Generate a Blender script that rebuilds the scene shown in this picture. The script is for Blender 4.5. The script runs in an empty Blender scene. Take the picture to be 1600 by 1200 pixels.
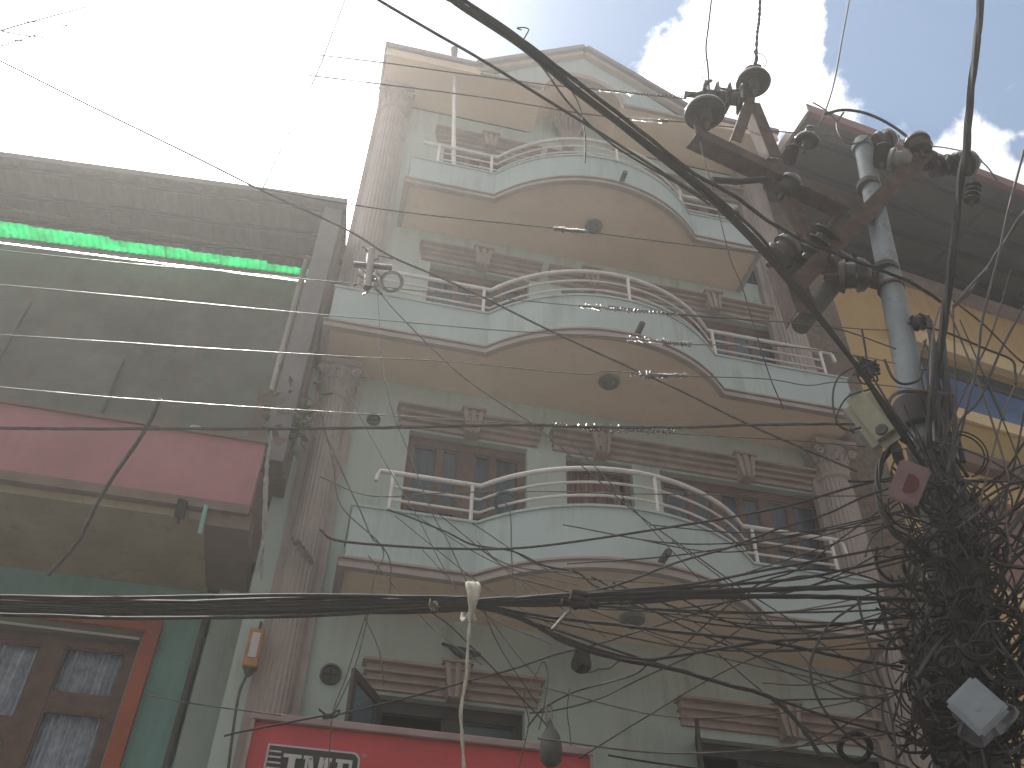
import bpy, bmesh, math, random
from mathutils import Vector, Matrix, noise
R = math.radians
PI = math.pi
sc = bpy.context.scene
C = sc.collection

# ------------------------------------------------------------------ camera, world, sun, exposure
F_PX = 1450.0                                   # focal length in pixels of the 1600 px wide photograph
YAW, PITCH, ROLL = 0.20837116, 0.75195032, 0.02560368
CAM = Vector((0, 0, 1.6))
fw = Vector((math.sin(YAW) * math.cos(PITCH), math.cos(YAW) * math.cos(PITCH), math.sin(PITCH)))
r0 = Vector((math.cos(YAW), -math.sin(YAW), 0)); u0 = r0.cross(fw)
rt = r0 * math.cos(ROLL) + u0 * math.sin(ROLL); up = -r0 * math.sin(ROLL) + u0 * math.cos(ROLL)
cam_d = bpy.data.cameras.new('camera'); cam = bpy.data.objects.new('camera', cam_d); C.objects.link(cam)
cam_d.sensor_width = 36; cam_d.lens = 36 * F_PX / 1600; cam_d.clip_start = .05; cam_d.clip_end = 2000
M = Matrix((rt, up, -fw)).transposed().to_4x4(); M.translation = CAM; cam.matrix_world = M
sc.camera = cam

SUN_EL, SUN_AZ = R(61), R(-27)                  # azimuth from +Y towards +X
sd = Vector((math.sin(SUN_AZ) * math.cos(SUN_EL), math.cos(SUN_AZ) * math.cos(SUN_EL), math.sin(SUN_EL)))
sl = bpy.data.lights.new('sun', 'SUN'); sl.energy = 4.0; sl.angle = R(.53); sl.color = (1, .95, .86)
so = bpy.data.objects.new('sun', sl); C.objects.link(so); so.location = (0, 0, 40)
so.rotation_euler = sd.to_track_quat('Z', 'Y').to_euler()

def ray(px, py): return fw * F_PX + rt * (px - 800) - up * (py - 600)
def at(px, py, Y): d = ray(px, py); return CAM + d * (Y / d.y)
def atz(px, py, z): d = ray(px, py); return CAM + d * ((z - CAM.z) / d.z)

w = bpy.data.worlds.new('World'); sc.world = w; w.use_nodes = True
nt = w.node_tree; nt.nodes.clear(); N = nt.nodes.new; L = nt.links.new
out = N('ShaderNodeOutputWorld'); bg = N('ShaderNodeBackground'); L(bg.outputs[0], out.inputs[0])
sky = N('ShaderNodeTexSky'); sky.sky_type = 'NISHITA'; sky.sun_disc = False
sky.sun_elevation = SUN_EL; sky.sun_rotation = SUN_AZ; sky.air_density = 1.3; sky.dust_density = .3
bg.inputs[1].default_value = 0.11
tc = N('ShaderNodeTexCoord')
def vnoise(scale, detail, rough, dist=0.0, off=(0, 0, 0)):
    mp = N('ShaderNodeMapping'); mp.inputs['Location'].default_value = off
    L(tc.outputs['Generated'], mp.inputs[0])
    n = N('ShaderNodeTexNoise'); n.inputs['Scale'].default_value = scale; n.inputs['Detail'].default_value = detail
    n.inputs['Roughness'].default_value = rough; n.inputs['Distortion'].default_value = dist; L(mp.outputs[0], n.inputs['Vector']); return n.outputs[0]
def mth(op, a, b=None, c=None, clamp=False):
    m = N('ShaderNodeMath'); m.operation = op; m.use_clamp = clamp
    for i, v in enumerate((a, b, c)):
        if v is None: continue
        if hasattr(v, 'links'): L(v, m.inputs[i])
        else: m.inputs[i].default_value = v
    return m.outputs[0]
def blob(px, py, rad):                          # a clear patch of sky round one direction of the sky
    d = ray(px, py).normalized()
    vm = N('ShaderNodeVectorMath'); vm.operation = 'DISTANCE'; L(tc.outputs['Generated'], vm.inputs[0]); vm.inputs[1].default_value = d
    return mth('SUBTRACT', 1.0, mth('DIVIDE', vm.outputs['Value'], rad))
big = vnoise(3.1, 9, .56, .25, (2.3, 1.1, .4)); fine = vnoise(9, 8, .62, .2)
gap = None
for b in ((850, 20, .13), (770, -10, .13), (690, 20, .10), (930, 30, .05), (1440, 60, .06), (1472, 88, .03), (1500, 0, .055), (1350, 25, .03), (1575, 40, .05), (1606, 165, .022), (1600, 236, .014), (1500, -160, .1), (800, -160, .1)): v = blob(*b); gap = v if gap is None else mth('MAXIMUM', gap, v)
gap = mth('MAXIMUM', gap, -0.9)
nz = mth('ADD', mth('MULTIPLY', mth('SUBTRACT', big, .5), 3.0), mth('MULTIPLY', mth('SUBTRACT', fine, .5), 2.6))
dens = mth('SUBTRACT', mth('ADD', nz, .10), mth('MULTIPLY', gap, .75))
cl = N('ShaderNodeValToRGB'); cl.color_ramp.elements[0].position = .0; cl.color_ramp.elements[1].position = .42
cl.color_ramp.interpolation = 'EASE'; L(dens, cl.inputs[0])
# forward scattering through the thin cloud round the sun
vm = N('ShaderNodeVectorMath'); vm.operation = 'DOT_PRODUCT'; L(tc.outputs['Generated'], vm.inputs[0]); vm.inputs[1].default_value = sd
dt = mth('MAXIMUM', vm.outputs['Value'], 0.0)
glow = mth('ADD', mth('MULTIPLY', mth('POWER', dt, 5), 30.0), mth('MULTIPLY', mth('POWER', dt, 40), 60.0))
clb = mth('ADD', 3.2, glow)
cc = N('ShaderNodeVectorMath'); cc.operation = 'SCALE'; cc.inputs[0].default_value = (.97, .985, 1.0); L(clb, cc.inputs['Scale'])
skg = N('ShaderNodeVectorMath'); skg.operation = 'MULTIPLY_ADD'; L(sky.outputs[0], skg.inputs[0]); skg.inputs[1].default_value = (1.0, 1.02, .97)
glo = N('ShaderNodeVectorMath'); glo.operation = 'SCALE'; glo.inputs[0].default_value = (1, .98, .93); L(mth('MULTIPLY', mth('POWER', dt, 60), 30.0), glo.inputs['Scale']); L(glo.outputs[0], skg.inputs[2])
mx = N('ShaderNodeMixRGB'); L(cl.outputs[0], mx.inputs[0]); L(skg.outputs[0], mx.inputs[1]); L(cc.outputs[0], mx.inputs[2])
L(mx.outputs[0], bg.inputs[0])
sc.view_settings.view_transform = 'Standard'; sc.view_settings.look = 'None'
sc.view_settings.exposure = 0.38; sc.view_settings.gamma = 1; sc.view_settings.use_curve_mapping = False
sc.cycles.max_bounces = 8
HAZE = 0.0072

# ------------------------------------------------------------------ materials
MATS = {}
def mat(name, col, rough=.8, var=.12, scale=2.0, metal=0.0, streak=0.0, bump=.15, bscale=60, dirt=(.25, .22, .18), trans=0.0, spots=0.0):
    if name in MATS: return MATS[name]
    m = bpy.data.materials.new(name); m.use_nodes = True; t = m.node_tree; nn = t.nodes.new; ll = t.links.new
    p = t.nodes['Principled BSDF']; p.inputs['Roughness'].default_value = rough; p.inputs['Metallic'].default_value = metal
    g = nn('ShaderNodeNewGeometry')
    def nz(s, d, vec=None, rg=.6):
        x = nn('ShaderNodeTexNoise'); x.inputs['Scale'].default_value = s; x.inputs['Detail'].default_value = d; x.inputs['Roughness'].default_value = rg
        ll(vec if vec is not None else g.outputs['Position'], x.inputs['Vector']); return x.outputs[0]
    def ramp(src, a, b):
        r = nn('ShaderNodeMapRange'); r.inputs[1].default_value = a; r.inputs[2].default_value = b; ll(src, r.inputs[0]); return r.outputs[0]
    a = nn('ShaderNodeMixRGB'); a.inputs[1].default_value = [c * (1 - var) for c in col] + [1]; a.inputs[2].default_value = [min(1, c * (1 + var)) for c in col] + [1]
    ll(ramp(nz(scale, 6), .3, .7), a.inputs[0]); last = a.outputs[0]
    if streak:
        mp = nn('ShaderNodeMapping'); mp.inputs['Scale'].default_value = (7, 7, .55); ll(g.outputs['Position'], mp.inputs[0])
        s = ramp(nz(1.0, 6, mp.outputs[0], .7), .47, .72)
        s2 = ramp(nz(1.1, 3), .4, .65)
        mm = nn('ShaderNodeMath'); mm.operation = 'MULTIPLY'; ll(s, mm.inputs[0]); ll(s2, mm.inputs[1])
        m3 = nn('ShaderNodeMath'); m3.operation = 'MULTIPLY'; ll(mm.outputs[0], m3.inputs[0]); m3.inputs[1].default_value = streak
        b = nn('ShaderNodeMixRGB'); ll(m3.outputs[0], b.inputs[0]); ll(last, b.inputs[1]); b.inputs[2].default_value = list(dirt) + [1]; last = b.outputs[0]
    if spots:
        s = ramp(nz(5, 8, rg=.75), .56, .64)
        m3 = nn('ShaderNodeMath'); m3.operation = 'MULTIPLY'; ll(s, m3.inputs[0]); m3.inputs[1].default_value = spots
        b = nn('ShaderNodeMixRGB'); ll(m3.outputs[0], b.inputs[0]); ll(last, b.inputs[1]); b.inputs[2].default_value = list(dirt) + [1]; last = b.outputs[0]
    ll(last, p.inputs['Base Color'])
    if bump:
        bn = nn('ShaderNodeBump'); bn.inputs['Strength'].default_value = bump; bn.inputs['Distance'].default_value = .01
        ll(nz(bscale, 4), bn.inputs['Height']); ll(bn.outputs[0], p.inputs['Normal'])
    if trans:
        tr = nn('ShaderNodeBsdfTranslucent'); ll(last, tr.inputs[0]); ms = nn('ShaderNodeMixShader'); ms.inputs[0].default_value = trans
        ll(p.outputs[0], ms.inputs[1]); ll(tr.outputs[0], ms.inputs[2]); ll(ms.outputs[0], t.nodes['Material Output'].inputs[0])
    MATS[name] = m; return m

MINT = mat('mint_plaster_lit', (.49,.56,.52), .85, .07, .8, streak=.6, dirt=(.26, .26, .22), spots=.05)  # same paint as the parapets, yellow-green tint of its lighting put into the colour
MINTP = mat('mint_parapet_plaster', (.46,.53,.53), .85, .06, .9, streak=.7, dirt=(.26, .27, .24), spots=.05)
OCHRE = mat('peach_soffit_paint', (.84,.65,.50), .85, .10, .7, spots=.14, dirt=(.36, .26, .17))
MOULD = mat('mauve_moulding_paint', (.40, .33, .31), .8, .12, 3, streak=.4, dirt=(.2, .16, .14))
TRIM = mat('pinkish_grey_trim', (.40, .31, .28), .8, .14, 4, streak=.5, dirt=(.2, .16, .14))
FASCIA = mat('grey_roof_edge', (.20,.18,.20), .7, .15, 3)
WOOD = mat('brown_window_wood', (.15, .085, .07), .5, .25, 9, bump=.25)
WOODD = mat('dark_window_wood', (.05, .04, .038), .5, .25, 9)
GLASS = mat('window_glass', (.10, .13, .17), .06, .15, 2, bump=.03, bscale=6)
GLASS.node_tree.nodes['Principled BSDF'].inputs['IOR'].default_value = 1.7
def see_through(m, f):
    t = m.node_tree; p = t.nodes['Principled BSDF']; tr = t.nodes.new('ShaderNodeBsdfTransparent'); tr.inputs[0].default_value = (.72, .78, .85, 1)
    ms = t.nodes.new('ShaderNodeMixShader'); ms.inputs[0].default_value = f; t.links.new(p.outputs[0], ms.inputs[1]); t.links.new(tr.outputs[0], ms.inputs[2]); t.links.new(ms.outputs[0], t.nodes['Material Output'].inputs[0])
see_through(GLASS, .55)
CLEAR = mat('clear_glass', (.10, .13, .17), .06, .15, 2, bump=.03, bscale=6); see_through(CLEAR, .88); CLEAR.node_tree.nodes['Transparent BSDF'].inputs[0].default_value = (.95, .96, 1, 1)
CURT = mat('pale_curtain', (.5, .45, .45), .9, .15, 6)
CURTP = mat('pink_curtain', (.30, .17, .16), .9, .2, 5)
CURTB = mat('blue_white_curtain', (.84,.86,.90), .9, .35, 14)
DARK = mat('room_shade', (.035, .028, .028), .9, .3, 2)  # near black, the shade of the unlit rooms put into the colour
STEEL = mat('railing_paint', (.72,.67,.65), .38, .10, 9, metal=.25, bump=.05)
RED = mat('sign_red', (.58,.065,.075), .55, .10, 2, streak=.35, dirt=(.25, .06, .06))
SIGNTOP = mat('sign_edge', (.36, .25, .24), .6, .15, 5)
LOGOK = mat('logo_black', (.03, .03, .032), .5, .1, 4)
LOGOW = mat('logo_pale', (.55, .50, .50), .5, .06, 4)
CABLE = mat('black_cable', (.026,.024,.024), .7, .3, 30, bump=.1)
CABLEG = mat('grey_cable', (.09, .083, .083), .65, .3, 30)
CABLEB = mat('brown_cable', (.085, .055, .04), .5, .3, 30)
ALU = mat('bare_aluminium_wire', (.22,.20,.19), .22, .2, 40, metal=.85, bump=.3, bscale=200)
ALUD = mat('dull_aluminium_wire', (.15,.14,.13), .3, .2, 40, metal=.7, bump=.3, bscale=200)
ROPE = mat('beige_cord', (.50, .46, .40), .9, .2, 40)
RUST = mat('rusty_angle_iron', (.085,.045,.035), .8, .5, 12, bump=.5, spots=.6, dirt=(.05, .035, .03))
POLE = mat('pale_painted_steel', (.25,.28,.31), .62, .18, 4, metal=.1, streak=.9, dirt=(.14, .12, .10), spots=.6, bump=.3)
CONC = mat('dark_weathered_pole', (.10, .095, .09), .8, .3, 6, spots=.4, dirt=(.05, .045, .04))
PORC = mat('brown_porcelain', (.05, .038, .036), .18, .3, 6, bump=.03)
PORCG = mat('grey_porcelain', (.22, .21, .21), .2, .2, 6, bump=.03)
LENS = mat('lamp_lens', (.30,.28,.20), .35, .1, 6)
LHOUS = mat('lamp_housing', (.16,.18,.18), .5, .15, 6)
PLASW = mat('white_plastic', (.36,.39,.45), .4, .06, 6)
BAG = mat('crumpled_plastic', (.13,.13,.15), .35, .15, 9, trans=.4, bump=.6, bscale=25)
PINK = mat('pink_parapet_paint', (.42,.18,.20), .8, .1, 1.4, streak=.5, dirt=(.28, .13, .13), spots=.15)
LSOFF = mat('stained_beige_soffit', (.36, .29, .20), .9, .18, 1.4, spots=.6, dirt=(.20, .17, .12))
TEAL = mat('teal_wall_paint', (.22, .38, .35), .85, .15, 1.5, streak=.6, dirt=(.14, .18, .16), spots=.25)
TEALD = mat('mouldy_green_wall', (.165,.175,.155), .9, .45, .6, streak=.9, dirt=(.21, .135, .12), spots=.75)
BROWNW = mat('brown_plaster', (.20, .14, .12), .9, .2, 2, spots=.4, dirt=(.12, .09, .08))
GREYM = mat('mauve_grey_sheet', (.16, .145, .15), .6, .2, 2, metal=.2, streak=.3)
GREEN = mat('green_fibreglass', (.02,.60,.32), .4, .25, 4, trans=.85, bump=.1, spots=.5, dirt=(.3, .92, .6))
REDO = mat('orange_red_surround', (.42, .11, .065), .7, .15, 2, streak=.5, dirt=(.2, .1, .08), spots=.2)
OLIVE = mat('olive_band', (.16, .16, .12), .85, .2, 2)
PALE = mat('pale_grey_wall', (.33, .37, .34), .85, .12, 1.5, streak=.7, dirt=(.22, .2, .17), spots=.2)
YEL = mat('yellow_wall_paint', (.66,.45,.21), .85, .08, 1.2, streak=.7, dirt=(.36, .25, .12), spots=.1)
YELB = mat('ochre_band_paint', (.38,.26,.10), .85, .12, 1.2, streak=.6, dirt=(.3, .2, .1))
CREAM = mat('cream_band_paint', (.80,.60,.34), .8, .08, 2, streak=.5, dirt=(.4, .3, .2))
BLUE = mat('blue_shutter_glass', (.12,.20,.38), .12, .25, 1, bump=.05)
EAVE = mat('dark_brown_eave', (.065,.052,.047), .8, .2, 1.5, spots=.3, dirt=(.05, .04, .04))
EBEAM = mat('black_purlin', (.02, .018, .02), .7, .2, 4)
MAROON = mat('maroon_fascia', (.16, .05, .055), .6, .2, 3, spots=.3, dirt=(.1, .04, .04))
GUTT = mat('pinkish_gutter', (.34, .27, .27), .5, .2, 4)
BIRD = mat('pigeon_grey', (.09, .095, .11), .6, .4, 18)
BIRDG = mat('bird_olive', (.09, .10, .05), .6, .4, 18)
LEAF = mat('dusty_leaf', (.07, .10, .045), .6, .4, 6, trans=.2)
ORNG = mat('orange_lantern', (.42, .20, .08), .5, .2, 9)
ASPH = mat('asphalt', (.05, .05, .05), .9, .2, 3)
MAT_GT = mat('pale_beige_trim', (.46, .40, .35), .8, .1, 3, streak=.4)
PAVE = mat('pavement', (.25, .24, .22), .9, .15, 3)
OPP = mat('opposite_plaster', (.28,.26,.23), .9, .12, .6, streak=.6)
FOLI = mat('coil_green', (.06, .12, .11), .5, .2, 9)

# ------------------------------------------------------------------ mesh helpers
def obj(name, bm, m, parent=None, smooth=False):
    me = bpy.data.meshes.new(name); bmesh.ops.recalc_face_normals(bm, faces=bm.faces[:]); bm.to_mesh(me); bm.free()
    me.materials.append(m)
    if smooth:
        for p in me.polygons: p.use_smooth = True
        try: me.set_sharp_from_angle(angle=R(40))
        except Exception: pass
    o = bpy.data.objects.new(name, me); C.objects.link(o)
    if parent is not None:
        o.parent = parent; q = parent; off = Vector((0, 0, 0))
        while q is not None: off += q.location; q = q.parent
        o.matrix_parent_inverse = Matrix.Identity(4)
        if off.length: me.transform(Matrix.Translation(-off))
    return o
def tag(o, label=None, cat=None, group=None, kind=None):
    for k, v in (('label', label), ('category', cat), ('group', group), ('kind', kind)):
        if v: o[k] = v
    return o
def thing(name, label, cat, loc=(0, 0, 0), group=None):
    o = bpy.data.objects.new(name, None); C.objects.link(o); o.location = loc; o.empty_display_size = .1
    return tag(o, label, cat, group)
BM = bmesh.new
def box(bm, x0, x1, y0, y1, z0, z1, bev=0):
    vs = [bm.verts.new((x, y, z)) for z in (z0, z1) for y in (y0, y1) for x in (x0, x1)]
    fs = []
    for f in ((0, 1, 3, 2), (4, 6, 7, 5), (0, 4, 5, 1), (2, 3, 7, 6), (0, 2, 6, 4), (1, 5, 7, 3)): fs.append(bm.faces.new([vs[i] for i in f]))
    if bev: bmesh.ops.bevel(bm, geom=list({e for f in fs for e in f.edges}), offset=bev, segments=1, affect='EDGES', clamp_overlap=True)
    return bm
def obox(bm, c, ux, uy, uz, hx, hy, hz, bev=0, seg=2):       # oriented box
    c, ux, uy, uz = Vector(c), Vector(ux).normalized(), Vector(uy).normalized(), Vector(uz).normalized()
    vs = [bm.verts.new(c + ux * hx * sx + uy * hy * sy + uz * hz * sz) for sz in (-1, 1) for sy in (-1, 1) for sx in (-1, 1)]
    fs = [bm.faces.new([vs[i] for i in f]) for f in ((0, 1, 3, 2), (4, 6, 7, 5), (0, 4, 5, 1), (2, 3, 7, 6), (0, 2, 6, 4), (1, 5, 7, 3))]
    if bev: bmesh.ops.bevel(bm, geom=list({e for f in fs for e in f.edges}), offset=bev, segments=seg, affect='EDGES', clamp_overlap=True)
    return bm
def smooth_path(pts, n):                               # Catmull-Rom
    P = [Vector(p) for p in pts]
    if len(P) < 3: return [P[0].lerp(P[-1], i / n) for i in range(n + 1)]
    res = []; segs = len(P) - 1; per = max(2, n // segs)
    for i in range(segs):
        a = P[i - 1] if i else P[0] * 2 - P[1]; b = P[i]; c = P[i + 1]; d = P[i + 2] if i + 2 < len(P) else P[-1] * 2 - P[-2]
        for k in range(per):
            t = k / per; res.append(.5 * ((2 * b) + (c - a) * t + (2 * a - 5 * b + 4 * c - d) * t * t + (3 * b - a - 3 * c + d) * t ** 3))
    res.append(P[-1]); return res
def tube(bm, pts, r, n=6, closed=False, cap=True):
    pts = [Vector(p) for p in pts]; rr = r if callable(r) else (lambda t: r)
    rings = []; up_ = None; m = len(pts)
    for i, p in enumerate(pts):
        if closed: tdir = (pts[(i + 1) % m] - pts[i - 1])
        else: tdir = pts[min(i + 1, m - 1)] - pts[max(i - 1, 0)]
        if tdir.length < 1e-9: tdir = Vector((0, 0, 1))
        tdir.normalize()
        if up_ is None:
            up_ = Vector((0, 0, 1)) if abs(tdir.z) < .9 else Vector((1, 0, 0))
        a = tdir.cross(up_)
        if a.length < 1e-6: a = tdir.orthogonal()
        a.normalize(); b = a.cross(tdir); up_ = b
        q = rr(i / max(1, m - 1))
        rings.append([bm.verts.new(p + (a * math.cos(2 * PI * k / n) + b * math.sin(2 * PI * k / n)) * q) for k in range(n)])
    for i in range(m if closed else m - 1):
        A, B = rings[i], rings[(i + 1) % m]
        for k in range(n): bm.faces.new((A[k], A[(k + 1) % n], B[(k + 1) % n], B[k]))
    if cap and not closed:
        bm.faces.new(rings[0]); bm.faces.new(rings[-1][::-1])
    return bm
def lathe(bm, c, axis, prof, n=20):                    # prof: (radius, height along axis)
    c = Vector(c); ax = Vector(axis).normalized(); a = ax.orthogonal().normalized(); b = ax.cross(a); rings = []
    for r, h in prof:
        r = max(r, 1e-4)
        rings.append([bm.verts.new(c + ax * h + (a * math.cos(2 * PI * k / n) + b * math.sin(2 * PI * k / n)) * r) for k in range(n)])
    for A, B in zip(rings, rings[1:]):
        for k in range(n): bm.faces.new((A[k], A[(k + 1) % n], B[(k + 1) % n], B[k]))
    bm.faces.new(rings[0]); bm.faces.new(rings[-1][::-1]); return bm
def offset_path(P, d, closed=False):                   # P: list of (x, y); positive d = to the right of travel
    Q = []
    for i in range(len(P)):
        a = Vector(P[max(i - 1, 0)]); b = Vector(P[i]); c = Vector(P[min(i + 1, len(P) - 1)])
        d1 = (b - a).normalized() if (b - a).length > 1e-9 else (c - b).normalized(); d2 = (c - b).normalized() if (c - b).length > 1e-9 else d1
        n1 = Vector((d1.y, -d1.x)); n2 = Vector((d2.y, -d2.x)); mm = (n1 + n2); mm.normalize(); k = max(.35, mm.dot(n1)); Q.append(tuple(b + mm * (d / k)))
    return Q
def sweep_wall(bm, P, d0, d1, z0, z1):                 # a wall that follows a plan path, between two offsets
    A = offset_path(P, d0); B = offset_path(P, d1); vs = []
    for a, b in zip(A, B):
        vs.append([bm.verts.new((a[0], a[1], z0)), bm.verts.new((a[0], a[1], z1)), bm.verts.new((b[0], b[1], z1)), bm.verts.new((b[0], b[1], z0))])
    for p, q in zip(vs, vs[1:]):
        for k in range(4): bm.faces.new((p[k], p[(k + 1) % 4], q[(k + 1) % 4], q[k]))
    bm.faces.new(vs[0]); bm.faces.new(vs[-1][::-1]); return bm
def wall_holes(bm, x0, x1, z0, z1, y0, y1, holes, cut=None):   # y0 front, y1 back
    xs = sorted({x0, x1, *[h[0] for h in holes], *[h[1] for h in holes]}); zs = sorted({z0, z1, *[h[2] for h in holes], *[h[3] for h in holes]})
    xs = [x for x in xs if x0 <= x <= x1]; zs = [z for z in zs if z0 <= z <= z1]
    ins = lambda x, z: any(h[0] < x < h[1] and h[2] < z < h[3] for h in holes)
    V = {}
    def v(x, y, z):
        k = (round(x, 4), round(y, 4), round(z, 4))
        if k not in V: V[k] = bm.verts.new((x, y, z))
        return V[k]
    for i in range(len(xs) - 1):
        for j in range(len(zs) - 1):
            a, b, c, d = xs[i], xs[i + 1], zs[j], zs[j + 1]; mx_, mz_ = (a + b) / 2, (c + d) / 2
            if ins(mx_, mz_): continue
            bm.faces.new((v(a, y0, c), v(b, y0, c), v(b, y0, d), v(a, y0, d))); bm.faces.new((v(a, y1, c), v(a, y1, d), v(b, y1, d), v(b, y1, c)))
            for (p, q, s, t, o1, o2) in ((a, c, a, d, mx_ - (b - a), mz_), (b, c, b, d, mx_ + (b - a), mz_)):
                nb = xs[i - 1] if p == a and i > 0 else (xs[i + 2] if p == b and i + 2 < len(xs) else None)
                mid = None if nb is None else ((nb + a) / 2 if p == a else (b + nb) / 2)
                if mid is None or ins(mid, mz_): bm.faces.new((v(p, y0, q), v(s, y0, t), v(s, y1, t), v(p, y1, q)))
            for zz, nb in ((c, zs[j - 1] if j > 0 else None), (d, zs[j + 2] if j + 2 < len(zs) else None)):
                if nb is None or ins(mx_, (nb + zz) / 2): bm.faces.new((v(a, y0, zz), v(b, y0, zz), v(b, y1, zz), v(a, y1, zz)))
    return bm

# ------------------------------------------------------------------ setting: ground, street
tag(obj('ground', box(BM(), -120, 120, -120, 120, -.6, -.02), PAVE), kind='structure')
tag(obj('road', box(BM(), -120, 120, -2.6, 4.6, -.019, 0.0), ASPH), kind='structure')
tag(obj('pavement', box(BM(), -120, 120, 4.6, 9.0, -.019, .13), PAVE), kind='structure')

# ------------------------------------------------------------------ the mint building
D = 8.3
BLD = thing('apartment_building', 'mint green four storey building with three bowed balconies and a gabled roof, in the middle', 'building', (2.7, 9.5, 0))
FL = [3.35, 6.30, 9.35, 12.35]
ZT = [5.34, 8.53, 11.55, 14.50]                          # window head heights
holes = []
WIN = []
for i, zt in enumerate(ZT):
    z0 = FL[i] + .12 if i else 3.9
    WIN.append((i, .56, 1.96, z0, zt))
    if i: WIN.append((i, 2.43, 3.25, z0 + .5, zt))
    WIN.append((i, 3.6, 5.70, z0, zt) if i else (0, 3.65, 5.76, 3.9, 5.28))
for w_ in WIN: holes.append(w_[1:])
b = BM(); wall_holes(b, -.55, 6.1, 0, 15.36, D, D + .25, holes); obj('wall', b, MINT, BLD)
b = BM(); box(b, -.549, -.30, D + .25, 16, 0, 15.36); obj('side_wall', b, MINT, BLD)
b = BM(); box(b, 5.85, 6.099, D + .25, 16, 0, 15.36); obj('side_wall', b, MINT, BLD)
b = BM(); box(b, -.55, 6.1, 16, 16.25, 0, 15.36); obj('back_wall', b, MINT, BLD)
b = BM(); box(b, -.78, -.551, 8.24, 8.6, 0, 9.18); obj('wall_return', b, MINT, BLD)
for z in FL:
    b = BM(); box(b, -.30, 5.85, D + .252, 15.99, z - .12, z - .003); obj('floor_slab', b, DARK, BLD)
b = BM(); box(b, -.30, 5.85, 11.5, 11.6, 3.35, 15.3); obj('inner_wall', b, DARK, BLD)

def window(par, x0, x1, z0, z1, cols, rows, y=D, frame=WOOD, glass=GLASS, fw_=.07, mw=.045, posts=(), depth=.07, curtain=None, dark=None, top=0.0):
    yy = y + .10; b = BM()
    box(b, x0, x0 + fw_, yy, yy + depth, z0, z1); box(b, x1 - fw_, x1, yy, yy + depth, z0, z1)
    box(b, x0 + fw_, x1 - fw_, yy, yy + depth, z1 - fw_ - top, z1); box(b, x0 + fw_, x1 - fw_, yy, yy + depth, z0, z0 + fw_)
    X = [x0 + fw_ + (x1 - x0 - 2 * fw_) * c for c in cols]; Z = [z0 + fw_ + (z1 - top - z0 - 2 * fw_) * c for c in rows]
    for i, x in enumerate(X[1:-1]):
        h = posts[i] if posts else mw; box(b, x - h / 2, x + h / 2, yy + .004, yy + depth - .004, z0 + fw_, z1 - fw_ - top)
    for z in Z[1:-1]:
        for i in range(len(X) - 1):
            l = X[i] + ((posts[i - 1] if posts else mw) / 2 if i else 0); r_ = X[i + 1] - ((posts[i] if posts else mw) / 2 if i < len(X) - 2 else 0)
            box(b, l, r_, yy + .008, yy + depth - .008, z - mw / 2, z + mw / 2)
    f = obj('window', b, frame, par)
    for i in range(len(X) - 1):
        for j in range(len(Z) - 1):
            l = X[i] + ((posts[i - 1] if posts else mw) / 2 if i else 0); r_ = X[i + 1] - ((posts[i] if posts else mw) / 2 if i < len(X) - 2 else 0)
            l0 = Z[j] + (mw / 2 if j else 0); t0 = Z[j + 1] - (mw / 2 if j < len(Z) - 2 else 0)
            if dark and (i, j) in dark: continue
            b = BM(); box(b, l - .003, r_ + .003, yy + depth * .45, yy + depth * .45 + .008, l0 - .003, t0 + .003); obj('pane', b, glass, f)
            # sash beading round each pane, 12 mm proud
            e = BM(); s = .022
            for (a0, a1, c0, c1) in ((l, l + s, l0, t0), (r_ - s, r_, l0, t0), (l + s, r_ - s, l0, l0 + s), (l + s, r_ - s, t0 - s, t0)): box(e, a0, a1, yy + .014, yy + depth * .44, c0, c1)
            obj('sash', e, frame, f)
    if curtain:
        b = BM(); n = 40; last = None
        for k in range(n + 1):
            x = x0 + .1 + (x1 - x0 - .2) * k / n; yk = yy + .11 + .025 * math.sin(k * 1.7) + .01 * math.sin(k * 4.1)
            pr = (b.verts.new((x, yk, z0)), b.verts.new((x, yk, z1 - .06)))
            if last: b.faces.new((last[0], pr[0], pr[1], last[1]))
            last = pr
        obj('curtain', b, curtain, f, smooth=True)
    return f
for (i, x0, x1, z0, z1) in WIN:
    if x0 < 1:
        if i == 0: window(BLD, x0, x1, z0, z1, (0, .5, 1), (0, .72, 1), posts=(.14,), frame=WOODD, dark={(0, 0), (0, 1)}, top=.05)
        else: window(BLD, x0, x1, z0, z1, (0, .25, .5, .75, 1), (0, .36, .56, 1), posts=(.04, .17, .04), curtain=CURTP if i != 1 else CURT, top=.05)
    elif x0 < 3:
        window(BLD, x0, x1, z0, z1, (0, .5, 1), (0, 1), curtain=CURTP, top=.03, dark={(0, 0), (1, 0)} if i == 1 else None)
    else:
        if i == 0: window(BLD, x0, x1, z0, z1, (0, .22, .48, .74, 1), (0, .62, 1), posts=(.08, .10, .08), frame=WOODD, top=.06, dark={(0, 1), (0, 0)}, curtain=None)
        else: window(BLD, x0, x1, z0, z1, (0, .17, .34, .5, .66, .83, 1), (0, .3, .66, 1), posts=(.05, .12, .05, .12, .05), curtain=CURT if i == 2 else CURTP, top=.05)
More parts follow.
